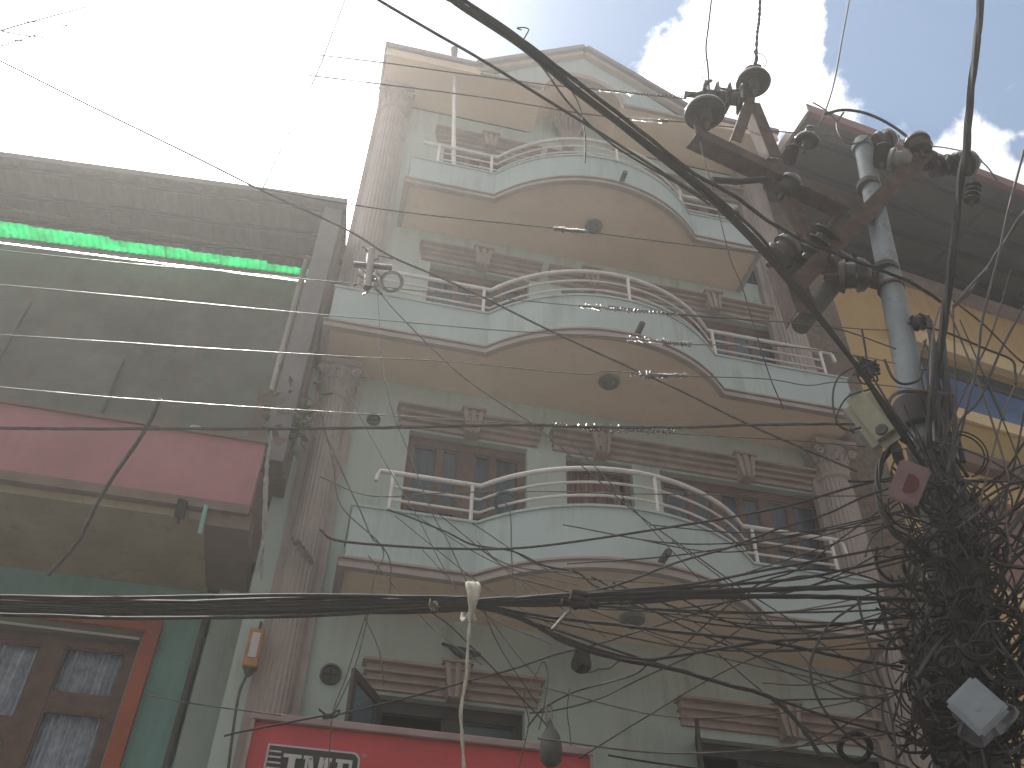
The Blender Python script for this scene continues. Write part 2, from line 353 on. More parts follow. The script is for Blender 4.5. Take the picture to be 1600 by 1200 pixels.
# reveals painted as the wall; open shutters on the lowest storey
for (hx, zt, ang_, wd) in ((.58, 5.30, 118, .62), (3.67, 5.24, 112, .55)):
    b = BM(); a = R(ang_); ux = Vector((math.cos(a), -math.sin(a), 0)); uy = Vector((math.sin(a), math.cos(a), 0)); base = Vector((hx, D - .01, 0))
    for (s0, s1, za, zb) in ((0, .07, 3.95, zt), (wd - .07, wd, 3.95, zt), (.07, wd - .07, zt - .08, zt), (.07, wd - .07, 3.95, 4.03), (.07, wd - .07, 4.7, 4.76)):
        c = base + ux * (s0 + s1) / 2; c.z = (za + zb) / 2; obox(b, c, ux, uy, (0, 0, 1), (s1 - s0) / 2, .018, (zb - za) / 2)
    sh = obj('open_casement', b, WOODD, BLD)
    for (za, zb) in ((4.03, 4.7), (4.76, zt - .08)):
        b = BM(); c = base + ux * wd / 2; c.z = (za + zb) / 2; obox(b, c, ux, uy, (0, 0, 1), wd / 2 - .07, .004, (zb - za) / 2); obj('pane', b, GLASS, sh)

# lintel mouldings with keystones
def lintel(x0, x1, zb, keys, h=.22, kh=.33):
    b = BM(); y = D
    for (za, zc, pr, ex) in ((0, .30, .045, 0), (.30, .36, .10, .015), (.36, .62, .075, 0), (.62, .70, .135, .03), (.70, 1.0, .10, .01), (1.0, 1.12, .17, .05)):
        box(b, x0 - ex, x1 + ex, y - pr, y + .002 * (1 + za), zb + h * za, zb + h * zc)
    o = obj('lintel', b, TRIM, BLD)
    for kx in keys:
        b = BM(); zc0, zc1 = zb - .05, zb + kh - .05; n = 5
        for k in range(n):
            t0, t1 = k / n, (k + 1) / n; pr = .185 if k % 2 == 0 else .155
            w0, w1 = .075, .125
            pts = [(kx - w0 + 2 * w0 * t0, zc0), (kx - w0 + 2 * w0 * t1, zc0), (kx - w1 + 2 * w1 * t1, zc1), (kx - w1 + 2 * w1 * t0, zc1)]
            f0 = [b.verts.new((x, D - pr, z)) for x, z in pts]; f1 = [b.verts.new((x, D - .02, z)) for x, z in pts]
            b.faces.new(f0); b.faces.new(f1[::-1])
            for q in range(4): b.faces.new((f0[q], f0[(q + 1) % 4], f1[(q + 1) % 4], f1[q]))
        box(b, kx - .145, kx + .145, D - .21, D - .02, zc1, zc1 + .03)
        obj('keystone', b, TRIM, o)
    return o
for i, zt in enumerate(ZT):
    zb = zt + .03; kl = 1.27
    lintel(.43, 2.08, zb, [kl])
    if i == 0: lintel(3.52, 5.62, zb, [4.62])
    else: lintel(2.27, 5.58, zb, [2.84, 4.68] if i < 3 else [4.66])
# shutter-like boards beside: small plaque in the middle keystone of the second storey
b = BM()
for (a0, a1, c0, c1) in ((2.80, 2.88, 8.60, 8.615), (2.80, 2.81, 8.615, 8.74), (2.87, 2.88, 8.615, 8.74), (2.81, 2.87, 8.725, 8.74)): box(b, a0, a1, D - .20, D - .187, c0, c1)
obj('keystone_relief', b, MOULD, BLD)

# columns
def column(x, z0, z1, r, cap=True):
    b = BM(); box(b, x - r - .07, x + r + .07, D - .10, D + .004, z0, z1); nn_ = 40
    for zz0, zz1 in ((z0, z1 - .5),):
        ringA, ringB = [], []
        for k in range(nn_ * 2 + 1):
            a = PI * k / (nn_ * 2); fl = r * (1 - .07 * (0.5 - .5 * math.cos(a * 22)))
            ringA.append(b.verts.new((x - math.cos(a) * fl, D - .10 - math.sin(a) * fl, zz0))); ringB.append(b.verts.new((x - math.cos(a) * fl * .96, D - .10 - math.sin(a) * fl * .96, zz1)))
        for k in range(nn_ * 2): b.faces.new((ringA[k], ringA[k + 1], ringB[k + 1], ringB[k]))
        b.faces.new(ringA); b.faces.new(ringB[::-1])
    o = obj('column', b, MOULD, BLD)
    b = BM(); zc = z1 - .52
    lathe(b, (x, D - .10, 0), (0, 0, 1), [(r * .98, zc), (r * 1.12, zc + .02), (r * 1.12, zc + .05), (r * .97, zc + .07), (r * 1.0, zc + .14), (r * 1.05, zc + .30), (r * 1.3, zc + .42), (r * 1.35, zc + .44)], 28)
    box(b, x - r * 1.42, x + r * 1.42, D - .10 - r * 1.42, D + .003, z1 - .085, z1, .008)
    obj('capital', b, MOULD, o)
    for row, (zz, n, hh, sp) in enumerate(((zc + .08, 9, .15, 1.0), (zc + .20, 8, .16, 1.1))):
        for k in range(n):
            a = PI * (k + .5 * (row % 2) + .25) / n; dx, dy = -math.cos(a), -math.sin(a); b = BM(); c0 = Vector((x + dx * r * .95 * sp, D - .1 + dy * r * .95 * sp, zz)); t = Vector((-dy, dx, 0)); o_ = Vector((dx, dy, 0))
            ws = (.030, .036, .032, .014); outs = (.0, .02, .045, .075); zs_ = (0, hh * .5, hh * .85, hh * .92); last = None
            for q in range(4):
                p = c0 + o_ * outs[q] + Vector((0, 0, zs_[q])); ring = [b.verts.new(p - t * ws[q]), b.verts.new(p + o_ * .014), b.verts.new(p + t * ws[q]), b.verts.new(p - o_ * .01)]
                if last:
                    for m_ in range(4): b.faces.new((last[m_], last[(m_ + 1) % 4], ring[(m_ + 1) % 4], ring[m_]))
                last = ring
            b.faces.new(last); obj('acanthus_leaf', b, MOULD, o, smooth=True)
    for s in (-1, 1):                                    # corner volutes
        b = BM(); pts = []
        for k in range(22):
            a = k * .42; rr_ = .075 * (1 - k / 26); pts.append(Vector((x + s * r * 1.12 + math.cos(a) * rr_ * s * .8, D - .12 - r * .9 - .02, z1 - .17 + math.sin(a) * rr_)))
        tube(b, pts, .018, 6); obj('volute', b, MOULD, o, smooth=True)
    return o
column(-.345, 0, 9.17, .165); column(5.86, 0, 9.17, .20)
column(-.33, 9.3, 12.2 + 3.18, .20); column(5.82, 9.3, 15.38, .20)
column(5.86, 6.2, 6.4, .19) if False else None

# balconies
def arc_path(xl, xr, y=7.54):
    P = [(xl, D)]
    P.append((xl, y)); cx, cy, rad = 2.74, 6.93 + 2.052, 2.052; a0 = math.asin(1.46 / rad)
    for k in range(33):
        a = -a0 + 2 * a0 * k / 32; P.append((cx + math.sin(a) * rad, cy - math.cos(a) * rad))
    P += [(xr, y), (xr, D)]; return P
LEV = ((6.15, 6.85, .04, 5.56, (.40, 1.22, 2.97, 4.28, 5.20), .27, 5.30, 'lowest'), (9.20, 9.90, -.575, 6.02, (-.16, 1.22, 2.90, 4.24, 5.76), -.30, 5.90, 'middle'), (12.2, 12.85, .06, 5.20, (.44, 1.22, 2.93, 4.08, 4.98), .20, 5.06, 'top'))
def balcony(z0, z1, xl, xr, posts, re0, re1, nm):
    P = arc_path(xl, xr)
    b = BM(); sweep_wall(b, P, -.012, -.115, z0 + .09, z1); par = obj('balcony_parapet', b, MINTP, BLD)
    b = BM(); sweep_wall(b, P, .035, -.034, z0, z0 + .055); sweep_wall(b, P, .015, -.032, z0 + .055, z0 + .088); sweep_wall(b, P, .045, -.011, z0 + .088, z0 + .112) ; obj('moulding', b, MOULD, par)
    b = BM(); sweep_wall(b, P, .006, -.13, z1 + .001, z1 + .028); obj('coping', b, MINTP, par)
    b = BM(); Q = offset_path(P, -.035); vs = [[b.verts.new((x, min(y, D - .003), z)) for x, y in Q] for z in (z0 + .03, z0 + .089)]
    b.faces.new(vs[0]); b.faces.new(vs[1][::-1])
    for k in range(len(Q)): b.faces.new((vs[0][k], vs[0][(k + 1) % len(Q)], vs[1][(k + 1) % len(Q)], vs[1][k]))
    obj('soffit', b, OCHRE, par)
    # railing
    C0 = offset_path(P, -.055)[1:-1]
    pts = [q for q in C0 if posts[0] <= q[0] <= posts[-1]]; y0 = C0[0][1]
    line = [(posts[0], y0)] + pts + [(posts[-1], y0)]
    def at_x(x):
        best = min(range(len(line) - 1), key=lambda i: 0 if line[i][0] <= x <= line[i + 1][0] else 1e3 + abs(line[i][0] - x)); a, c = line[best], line[best + 1]
        t = 0 if c[0] == a[0] else (x - a[0]) / (c[0] - a[0]); return a[1] + (c[1] - a[1]) * t
    zt = z1 + .50; b = BM(); ext = [(re0, y0)] + line + [(re1, y0)]
    tp = [Vector((x, y, zt)) for x, y in ext]
    if nm != 'top': tp = [Vector((re0 - .03, y0, zt - .13)), Vector((re0 - .02, y0, zt - .05))] + tp + [Vector((re1 + .035, y0, zt - .05)), Vector((re1 + .05, y0, zt - .16))]
    tube(b, tp, .026, 8); rail = obj('handrail', b, STEEL, par, smooth=True)
    for dz in (.17, .33):
        b = BM(); tube(b, [Vector((x, y, z1 + dz)) for x, y in line], .014, 6); obj('lower_rail', b, STEEL, rail, smooth=True)
    for x in posts:
        y = at_x(x); b = BM(); tube(b, [(x, y, z1 - .0), (x, y, zt - .01)], .021, 8); obj('post', b, STEEL, rail, smooth=True)
        b = BM(); lathe(b, (x, y, z1 + .028), (0, 0, 1), [(.045, 0), (.045, .008), (.024, .012)], 12); obj('post_base', b, STEEL, rail)
    # drain spout
    b = BM(); sx = 2.93; sy = 6.93; lz = z0 + .17; tube(b, [(sx, sy + .10, lz), (sx, sy - .17, lz - .02)], .036, 12, cap=False); tube(b, [(sx, sy - .17, lz - .02), (sx, sy + .0, lz - .01)], .028, 12); obj('drain_spout', b, CONC, par, smooth=True)
for l in LEV: balcony(*l)

# roof: flat slabs left and right, gable with arched recess in the middle
YF = 7.5
for (xa, xb) in ((-.575, 1.99), (3.31, 6.06)):
    b = BM(); box(b, xa, xb, YF, 8.299, 15.4, 15.50); obj('roof_soffit', b, OCHRE, BLD)
for (xa, xb) in ((-.60, .93), (4.56, 6.08)):
    b = BM(); box(b, xa, xb, YF - .03, YF - .002, 15.405, 15.60); obj('roof_edge', b, OCHRE, BLD)
    b = BM(); box(b, xa - .03, xb + .03, YF - .08, 8.09, 15.602, 15.70); obj('roof_coping', b, FASCIA, BLD)
for (xa, xb) in ((-.57, 1.9), (3.4, 6.1)):
    b = BM(); box(b, xa, xb, 8.1, 16.2, 15.62, 15.75); obj('roof_slab', b, FASCIA, BLD)
# pediment plate with the arch cut out
cx, cz, ra = 2.65, 15.47, .66; xl, xr, zf, zp = .95, 4.54, 15.46, 17.0
def pedi_ring(y, n=24):
    a = [(cx - math.cos(PI * k / n) * ra, y, cz + math.sin(PI * k / n) * ra) for k in range(n + 1)]; o = []
    for k in range(n + 1):
        x = cx - math.cos(PI * k / n) * (1.8); x = max(xl, min(xr, x)); t = k / n
        z = zf + (zp - zf) * (1 - abs(x - 2.73) / ((2.73 - xl) if x < 2.73 else (xr - 2.73))); o.append((x, y, max(zf, z)))
    return a, o
b = BM(); A, O = pedi_ring(YF + .05); A2, O2 = pedi_ring(YF + .2)
va, vo = [b.verts.new(p) for p in A], [b.verts.new(p) for p in O]; va2, vo2 = [b.verts.new(p) for p in A2], [b.verts.new(p) for p in O2]
for k in range(24):
    b.faces.new((va[k], va[k + 1], vo[k + 1], vo[k])); b.faces.new((va2[k], vo2[k], vo2[k + 1], va2[k + 1])); b.faces.new((va[k], va2[k], va2[k + 1], va[k + 1]))
obj('pediment', b, MINTP, BLD)
b = BM(); n = 24                                          # arched band and vault
for k in range(n):
    a0, a1 = PI * k / n, PI * (k + 1) / n
    for (r_in, r_out, y0, y1) in ((ra - .02, ra + .09, YF + .0, YF + .05),):
        q = [b.verts.new((cx - math.cos(a) * r_, y, cz + math.sin(a) * r_)) for y in (y0, y1) for a, r_ in ((a0, r_in), (a1, r_in), (a1, r_out), (a0, r_out))]
        for f in ((0, 1, 2, 3), (4, 7, 6, 5), (0, 4, 5, 1), (2, 6, 7, 3)): b.faces.new([q[i] for i in f])
obj('arch_band', b, MOULD, BLD)
b = BM()
for k in range(n):
    a0, a1 = PI * k / n, PI * (k + 1) / n
    q = [b.verts.new((cx - math.cos(a) * r_, y, cz + math.sin(a) * r_)) for y in (YF + .052, D + .06) for a, r_ in ((a0, ra), (a1, ra), (a1, ra + .08), (a0, ra + .08))]
    for f in ((0, 1, 2, 3), (4, 7, 6, 5), (0, 4, 5, 1), (2, 6, 7, 3)): b.faces.new([q[i] for i in f])
obj('arch_vault', b, OCHRE, BLD)
b = BM(); box(b, 1.95, 3.35, D + .003, D + .2, 15.362, 16.3); obj('niche_wall', b, MINT, BLD)
for (xa, xb) in ((.93, 1.95), (3.35, 4.56)):
    b = BM(); box(b, xa, xb, YF - .06, YF - .001, 15.40, 15.455); box(b, xa, xb, YF - .03, YF + .049, 15.45, 15.50); obj('pediment_moulding', b, MOULD, BLD)
def slope_slab(bm, xa, za, xb, zb, y0, y1, t):
    n = Vector((-(zb - za), 0, xb - xa)).normalized(); 
    q = [bm.verts.new((x, y, z)) for y in (y0, y1) for x, z in ((xa, za), (xb, zb), (xb + n.x * t, zb + n.z * t), (xa + n.x * t, za + n.z * t))]
    for f in ((0, 1, 2, 3), (4, 7, 6, 5), (0, 4, 5, 1), (2, 6, 7, 3), (1, 5, 6, 2), (0, 3, 7, 4)): bm.faces.new([q[i] for i in f])
for (xa, za) in ((.90, 15.60), (4.62, 15.60)):
    b = BM(); slope_slab(b, xa, za, 2.73, 16.98, YF - .12, 9.5, .09) if xa < 2 else slope_slab(b, 2.73, 16.98, xa, za, YF - .12, 9.5, .09); obj('gable_roof', b, FASCIA, BLD)
    b = BM(); slope_slab(b, xa + (.02 if xa < 2 else -.02), za - .10, 2.73, 16.88, YF - .05, YF + .049, .10) if xa < 2 else slope_slab(b, 2.73, 16.88, xa, za - .10, YF - .05, YF + .049, .10); obj('gable_trim', b, MAT_GT, BLD)
# shell ornament
b = BM(); n = 36; last = None
for k in range(n + 1):
    a = PI * k / n; r1 = .27 * (1 + .06 * math.cos(a * 18)); y = D - .11 - .05 * abs(math.cos(a * 9))
    cur = (b.verts.new((2.60 - math.cos(a) * r1, y, 15.62 + math.sin(a) * r1 * 1.25)), b.verts.new((2.60 - math.cos(a) * .09, D - .03, 15.30 + math.sin(a) * .02)), b.verts.new((2.60 - math.cos(a) * r1, D, 15.62 + math.sin(a) * r1 * 1.25)))
    if last: b.faces.new((last[0], cur[0], cur[1], last[1])); b.faces.new((last[0], last[2], cur[2], cur[0]))
    last = cur
box(b, 2.51, 2.69, D - .13, D, 15.02, 15.30, .02); obj('shell_ornament', b, TRIM, BLD)

# soffit lamps, vents
def disc_lamp(x, y, z, label, grp):
    t = thing('ceiling_lamp', label, 'lamp', (x, y, z), grp)
    b = BM(); lathe(b, (x, y, z), (0, 0, -1), [(.125, 0), (.13, .02), (.12, .045), (.09, .05)], 24); obj('lamp_base', b, LHOUS, t, smooth=True)
    b = BM(); lathe(b, (x, y, z - .05), (0, 0, -1), [(.088, 0), (.08, .03), (.05, .055), (.01, .065)], 20); obj('lamp_globe', b, CONC, t, smooth=True)
disc_lamp(2.91, 7.77, 6.178, 'round grey lamp under the lowest bowed balcony', 'lamps under the balconies'); disc_lamp(2.80, 7.64, 9.228, 'round grey lamp under the middle bowed balcony', 'lamps under the balconies'); disc_lamp(2.74, 7.64, 12.228, 'round grey lamp under the top bowed balcony', 'lamps under the balconies')
def vent(x, z, r, label):
    b = BM(); lathe(b, (x, D + .0, z), (0, -1, 0), [(r, 0), (r, .035), (r * .8, .04), (r * .78, .01), (r * .3, .012)], 22); t = thing('wall_vent', label, 'vent', (x, D, z), 'round wall fittings'); obj('cover', b, CONC, t, smooth=True)
    b = BM(); box(b, x - r * .75, x + r * .75, D - .03, D - .02, z - .008, z + .008); box(b, x - .008, x + .008, D - .034, D - .03, z - r * .75, z + r * .75); obj('grille_bar', b, CABLE, t)
vent(.11, 5.47, .10, 'black round wall fitting beside the lowest left window'); vent(.13, 8.59, .08, 'small brown round wall fitting beside the second storey left window')

# ------------------------------------------------------------------ red shop sign
SG = thing('shop_sign', 'red shop sign board with black logo plate along the bottom edge', 'sign', (.9, 7.0, 3.4))
b = BM(); box(b, -.40, 2.17, 7.0, 7.14, 3.2, 4.44); obj('board', b, RED, SG)
b = BM(); box(b, -.43, 2.20, 6.96, 7.18, 4.443, 4.50, .006); box(b, -.43, -.401, 6.97, 7.16, 3.2, 4.442); box(b, 2.171, 2.2, 6.97, 7.16, 3.2, 4.442); obj('edge_trim', b, SIGNTOP, SG)
LX0, LX1, LZ1, LZ0 = -.275, .405, 4.285, 3.83
def rrect(bm, x0, x1, z0, z1, y0, y1, r, n=6):
    P = []
    for (cx_, cz_, a0) in ((x1 - r, z1 - r, 0), (x0 + .004, z1 - .004, 90), (x0 + .004, z0 + .004, 180), (x1 - .004, z0 + .004, 270)):
        rr_ = r if a0 == 0 else .004
        for k in range(n + 1): a = R(a0 + 90 * k / n); P.append((cx_ + math.cos(a) * rr_, cz_ + math.sin(a) * rr_))
    A = [bm.verts.new((x, y0, z)) for x, z in P]; B = [bm.verts.new((x, y1, z)) for x, z in P]; bm.faces.new(A); bm.faces.new(B[::-1])
    for k in range(len(P)): bm.faces.new((A[k], A[(k + 1) % len(P)], B[(k + 1) % len(P)], B[k]))
b = BM(); rrect(b, LX0, LX1, LZ0, LZ1, 6.990, 6.9995, .06); lp = obj('logo_outline', b, LOGOW, SG)
b = BM(); rrect(b, LX0 + .016, LX1 - .016, LZ0 + .016, LZ1 - .016, 6.984, 6.9895, .05); obj('logo_plate', b, LOGOK, lp)
b = BM()
for k in range(9): box(b, LX0 + .02, LX0 + .02 + .085 + .004 * k, 6.980, 6.9835, LZ1 - .062 - k * .04, LZ1 - .05 - k * .04)
obj('logo_stripe', b, LOGOW, lp)
LT = LZ1 - .065; LBt = LZ0 + .05; y0_, y1_ = 6.978, 6.9835
def rect(bm, x0, x1, z0, z1): box(bm, x0, x1, y0_, y1_, z0, z1)
def quad(bm, pts):
    A = [bm.verts.new((x, y0_, z)) for x, z in pts]; B = [bm.verts.new((x, y1_, z)) for x, z in pts]; bm.faces.new(A); bm.faces.new(B[::-1])
    for k in range(4): bm.faces.new((A[k], A[(k + 1) % 4], B[(k + 1) % 4], B[k]))
b = BM(); x = LX0 + .125; s = .026
rect(b, x, x + .13, LT - s, LT); rect(b, x, x + .13, LBt, LBt + s); rect(b, x + .04, x + .09, LBt + s, LT - s); obj('letter', b, LOGOW, lp)
b = BM(); x = LX0 + .27; w2 = .205
rect(b, x, x + .06, LT - s, LT); rect(b, x + w2 - .06, x + w2, LT - s, LT); rect(b, x, x + .055, LBt, LBt + s); rect(b, x + w2 - .065, x + w2, LBt, LBt + s)
rect(b, x + .016, x + .036, LBt + s, LT - s); rect(b, x + w2 - .052, x + w2 - .012, LBt + s, LT - s)
quad(b, [(x + .036, LT - s), (x + .066, LT), (x + w2 / 2 + .012, LBt + .05), (x + w2 / 2 - .02, LBt + .03)]); quad(b, [(x + w2 / 2 - .004, LBt + .03), (x + w2 / 2 + .012, LBt + .05), (x + w2 - .05, LT), (x + w2 - .088, LT)]); obj('letter', b, LOGOW, lp)
b = BM(); x = LX0 + .49; w3 = .135
rect(b, x + .014, x + .03, LT - s, LT); rect(b, x + .014, x + .03, LBt, LBt + s); rect(b, x + .03, x + .068, LBt, LT); rect(b, x + .068, x + w3, LT - s, LT); rect(b, x + w3 - .022, x + w3, LT - .08, LT - s); rect(b, x + .068, x + w3 - .045, (LT + LBt) / 2 - .012, (LT + LBt) / 2 + .012); rect(b, x + w3 - .06, x + w3 - .045, (LT + LBt) / 2 - .04, (LT + LBt) / 2 - .012); rect(b, x + w3 - .06, x + w3 - .045, (LT + LBt) / 2 + .012, (LT + LBt) / 2 + .04); rect(b, x + .068, x + w3, LBt, LBt + s); rect(b, x + w3 - .022, x + w3, LBt + s, LBt + .08); obj('letter', b, LOGOW, lp)
b = BM(); tube(b, [Vector((.432 + math.cos(2 * PI * k / 12) * .012, 6.995, 4.27 + math.sin(2 * PI * k / 12) * .012)) for k in range(12)], .003, 5, closed=True); rect(b, .428, .431, 4.262, 4.279); rect(b, .431, .437, 4.274, 4.279); obj('registered_mark', b, LOGOW, lp)

# ------------------------------------------------------------------ left building
LB = thing('terrace_house', 'older house on the left with pink parapet terrace and sheet metal canopy', 'house', (-4, 9.5, 0))
XL = -9.0
b = BM(); LH = [(-3.05, -1.66, 3.6, 5.92)]
wall_holes(b, XL, -.79, 0, 6.42, 8.8, 9.05, [(-3.3, -1.72, 3.6, 5.80)]); obj('lower_wall', b, TEAL, LB)
b = BM(); box(b, -1.10, -.79, 8.60, 8.798, 0, 6.38); obj('pale_pier', b, PALE, LB)
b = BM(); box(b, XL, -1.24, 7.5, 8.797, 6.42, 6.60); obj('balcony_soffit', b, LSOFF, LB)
b = BM(); box(b, -1.235, -.84, 7.47, 8.59, 6.36, 6.60); obj('end_beam', b, BROWNW, LB)
b = BM(); box(b, XL, -.88, 7.44, 7.58, 6.602, 7.34); obj('parapet', b, PINK, LB)
b = BM(); box(b, XL, -.87, 7.42, 7.60, 6.50, 6.600); box(b, XL, -.86, 7.41, 7.61, 7.341, 7.38); obj('parapet_trim', b, BROWNW, LB)
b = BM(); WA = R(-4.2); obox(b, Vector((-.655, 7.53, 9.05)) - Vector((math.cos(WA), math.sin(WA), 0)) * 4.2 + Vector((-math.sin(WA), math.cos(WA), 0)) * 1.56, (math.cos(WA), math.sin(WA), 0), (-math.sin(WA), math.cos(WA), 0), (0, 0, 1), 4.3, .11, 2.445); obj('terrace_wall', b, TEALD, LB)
b = BM(); box(b, XL, -1.35, 8.86, 9.5, 7.6, 8.38); obj('teal_ledge', b, TEAL, LB)
b = BM(); box(b, XL, -1.35, 8.84, 9.5, 8.381, 8.44); obj('ledge_cap', b, BROWNW, LB)
b = BM(); box(b, -1.22, -.74, 8.42, 8.6, 6.6, 8.86); obj('low_wall', b, BROWNW, LB)
b = BM(); box(b, -.93, -.70, 7.62, 7.86, 7.3, 11.46); obj('corner_post', b, GREYM, LB)
b = BM(); box(b, -.86, -.66, 7.9, 8.98, 7.3, 11.46); obj('end_wall', b, BROWNW, LB)
# faint doors and shutters on the terrace wall
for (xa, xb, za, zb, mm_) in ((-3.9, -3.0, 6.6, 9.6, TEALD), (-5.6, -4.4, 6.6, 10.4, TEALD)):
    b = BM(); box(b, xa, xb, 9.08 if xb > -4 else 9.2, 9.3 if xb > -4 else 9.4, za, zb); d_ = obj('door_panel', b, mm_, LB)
b = BM(); b1 = tube(b, [(-1.09, 8.5, 8.862), (-1.09, 8.5, 11.42)], .042, 10); obj('canopy_post', b, mat('pinkish_pipe', (.50, .44, .43), .45, .1, 6, metal=.2), LB, smooth=True)
b = BM(); tube(b, [(-6.2, 8.6, 11.36), (-1.02, 8.44, 11.36)], .02, 8); obj('canopy_pipe', b, ALUD, LB, smooth=True)
# corrugated canopy, rotated a little; opaque sheets and a translucent green strip
ca = R(-4.2); cu = Vector((math.cos(ca), math.sin(ca), 0)); cv = Vector((-math.sin(ca), math.cos(ca), 0)); co = Vector((-.655, 7.53, 11.5))
def corr(v0, v1, u0, u1, z, amp, per, m, name, th=.004):
    n = int((u1 - u0) / per * 8); b = BM(); rows = []
    for k in range(n + 1):
        u_ = u0 + (u1 - u0) * k / n; dz = amp * math.sin(2 * PI * u_ / per)
        rows.append([b.verts.new(co + cu * -u_ + cv * v + Vector((0, 0, z + dz + t))) for v in (v0 if not callable(v0) else v0(u_), v1) for t in (0, th)])
    for p, q in zip(rows, rows[1:]):
        b.faces.new((p[0], q[0], q[2], p[2])); b.faces.new((p[1], p[3], q[3], q[1])); b.faces.new((p[0], p[1], q[1], q[0])); b.faces.new((p[2], q[2], q[3], p[3]))
    return obj(name, b, m, LB, smooth=True)
for k in range(8): corr(.0, 1.22 - .035 * (k + .5), k * 1.05, k * 1.05 + 1.07, .012 * (k % 2), .008, .13, GREYM, 'canopy_sheet')
for k in range(4): corr(lambda u: 1.20 - .03 * u, 1.37, .40 + k * 2.05, .40 + k * 2.05 + 2.07, .03 + .012 * (k % 2), .010, .09, GREEN, 'green_sheet', .002)
corr(.985, 1.46, 0, .42, .03, .008, .13, GREYM, 'canopy_sheet')
corr(1.36, 1.47, .4, 8.5, .05, .006, .13, GREYM, 'canopy_sheet')
b = BM(); obox(b, co + cu * -4.2 + cv * -.015 + Vector((0, 0, .01)), cu, cv, (0, 0, 1), 4.2, .014, .05); obj('canopy_edge', b, GREYM, LB)
for v in (.12, .55, .97):
    b = BM(); obox(b, co + cu * -4.2 + cv * v + Vector((0, 0, -.045)), cu, cv, (0, 0, 1), 4.2, .02, .03); obj('purlin', b, EBEAM, LB)
# window of the left house
b = BM(); yq = 8.78
for (xa, xb, za, zb) in ((-1.70, -1.555, 3.4, 6.02), (-3.5, -1.701, 5.90, 6.02)): box(b, xa, xb, yq - .05, yq + .02, za, zb)
obj('window_surround', b, REDO, LB)
b = BM(); box(b, -3.5, -1.72, yq + .0, yq + .06, 5.79, 5.899); obj('lintel_band', b, OLIVE, LB)
b = BM(); tube(b, [(-3.4, yq - .06, 5.80), (-1.72, yq - .06, 5.80)], .012, 6); obj('curtain_rail', b, LOGOW, LB)
f = window(LB, -2.46, -1.72, 3.6, 5.80, (0, 1), (0, .735, 1), y=yq - .03, fw_=.095, mw=.16, curtain=CURTB, glass=CLEAR)
f = window(LB, -3.3, -2.46, 3.6, 5.80, (0, 1), (0, .6, 1), y=yq - .03, fw_=.11, mw=.16, glass=CLEAR, curtain=CURTB)
b = BM(); tube(b, [(-1.17, 8.74, 3), (-1.17, 8.74, 6.35)], .035, 10); obj('drain_pipe', b, CONC, LB, smooth=True)
b = BM(); box(b, -9, -1.3, 9.06, 9.1, 3.0, 6.3); obj('room_shade', b, DARK, LB)  # thin near-black sheet standing in for the shade behind the panes
b = BM(); box(b, XL, -.9, 9.9, 15, 0, 11.3); obj('house_body', b, BROWNW, LB)
b = BM(); tube(b, [at(1, 905, 7.4) + Vector((-.1, 0, .05)), at(30, 906, 7.4)], .02, 8); 
b.free()
# things on and around the left house
t = thing('floodlight', 'small dark floodlight fixed to the pink parapet', 'lamp', at(283, 790, 7.42))
p = at(283, 795, 7.40); b = BM(); obox(b, p, (1, 0, -.2), (0, 1, .3), (0, -.3, 1), .045, .03, .085, .01); obj('lamp_body', b, CABLE, t); b = BM(); tube(b, [p, p + Vector((0, .06, -.12))], .012, 6); obj('bracket', b, RUST, t)
t = thing('wall_lantern', 'orange brown hanging lantern with pale glass beside the fluted column', 'lantern', (-.64, 8.0, 5.2))
b = BM(); pa = at(396, 985, 8.0); pb = at(388, 1045, 8.0); box(b, pb.x - .055, pb.x + .075, 7.94, 8.05, pb.z, pa.z, .01); obj('lantern_case', b, ORNG, t)
b = BM(); box(b, pb.x - .025, pb.x + .045, 7.93, 7.939, pb.z + .08, pa.z - .05); obj('lantern_glass', b, LOGOW, t)
b = BM(); lathe(b, (pb.x + .01, 8.0, pb.z), (0, 0, -1), [(.05, 0), (.04, .04), (.015, .07)], 12); tube(b, smooth_path([(pb.x, 8.0, pb.z - .05), (pb.x - .03, 8.02, 5.0), (pb.x + .04, 8.05, 4.2)], 12), .014, 6); tube(b, [(pb.x + .02, 8.0, pa.z - .01), (pb.x + .0, 8.25, pa.z + .22)], .012, 6); obj('stem', b, CONC, t)
for (px_, py_, ww) in ((318, 800, .06),):
    b = BM(); tube(b, [at(322, 790, 7.38), at(312, 835, 7.38)], .02, 8); tag(obj('green_pipe', b, TEAL), 'short green pipe end below the pink parapet', 'pipe')
b = BM(); p = at(302, 680, 7.5); box(b, p.x - .055, p.x + .055, 7.46, 7.56, 7.385, 7.47, .015); tag(obj('white_cup', b, PLASW), 'small white cup standing on the pink parapet edge', 'cup')
# torn white cloth hanging at the parapet end
def ribbon(pts, wid, m, name, label, cat, seed=0, perp=Vector((1, 0, 0))):
    rnd = random.Random(seed); P = smooth_path(pts, 30); b = BM(); last = None
    for i, p in enumerate(P):
        k = i / (len(P) - 1); ww = wid * (.55 + .45 * math.sin(k * PI)) * (1 + rnd.uniform(-.25, .25)); off = Vector((0, .02 * math.sin(i * 1.3), 0)); row = [b.verts.new(p + perp * ww * s_ + off * s_ + Vector((0, .012 * math.sin(i + s_ * 3), 0))) for s_ in (-1, -.3, .3, 1)]
        if last:
            for q in range(3): b.faces.new((last[q], last[q + 1], row[q + 1], row[q]))
        last = row
    bmesh.ops.solidify(b, geom=b.faces[:], thickness=.003)
    return tag(obj(name, b, m, smooth=True), label, cat)
CLOTH = mat('dirty_white_cloth', (.58, .54, .52), .9, .2, 10, bump=.3)
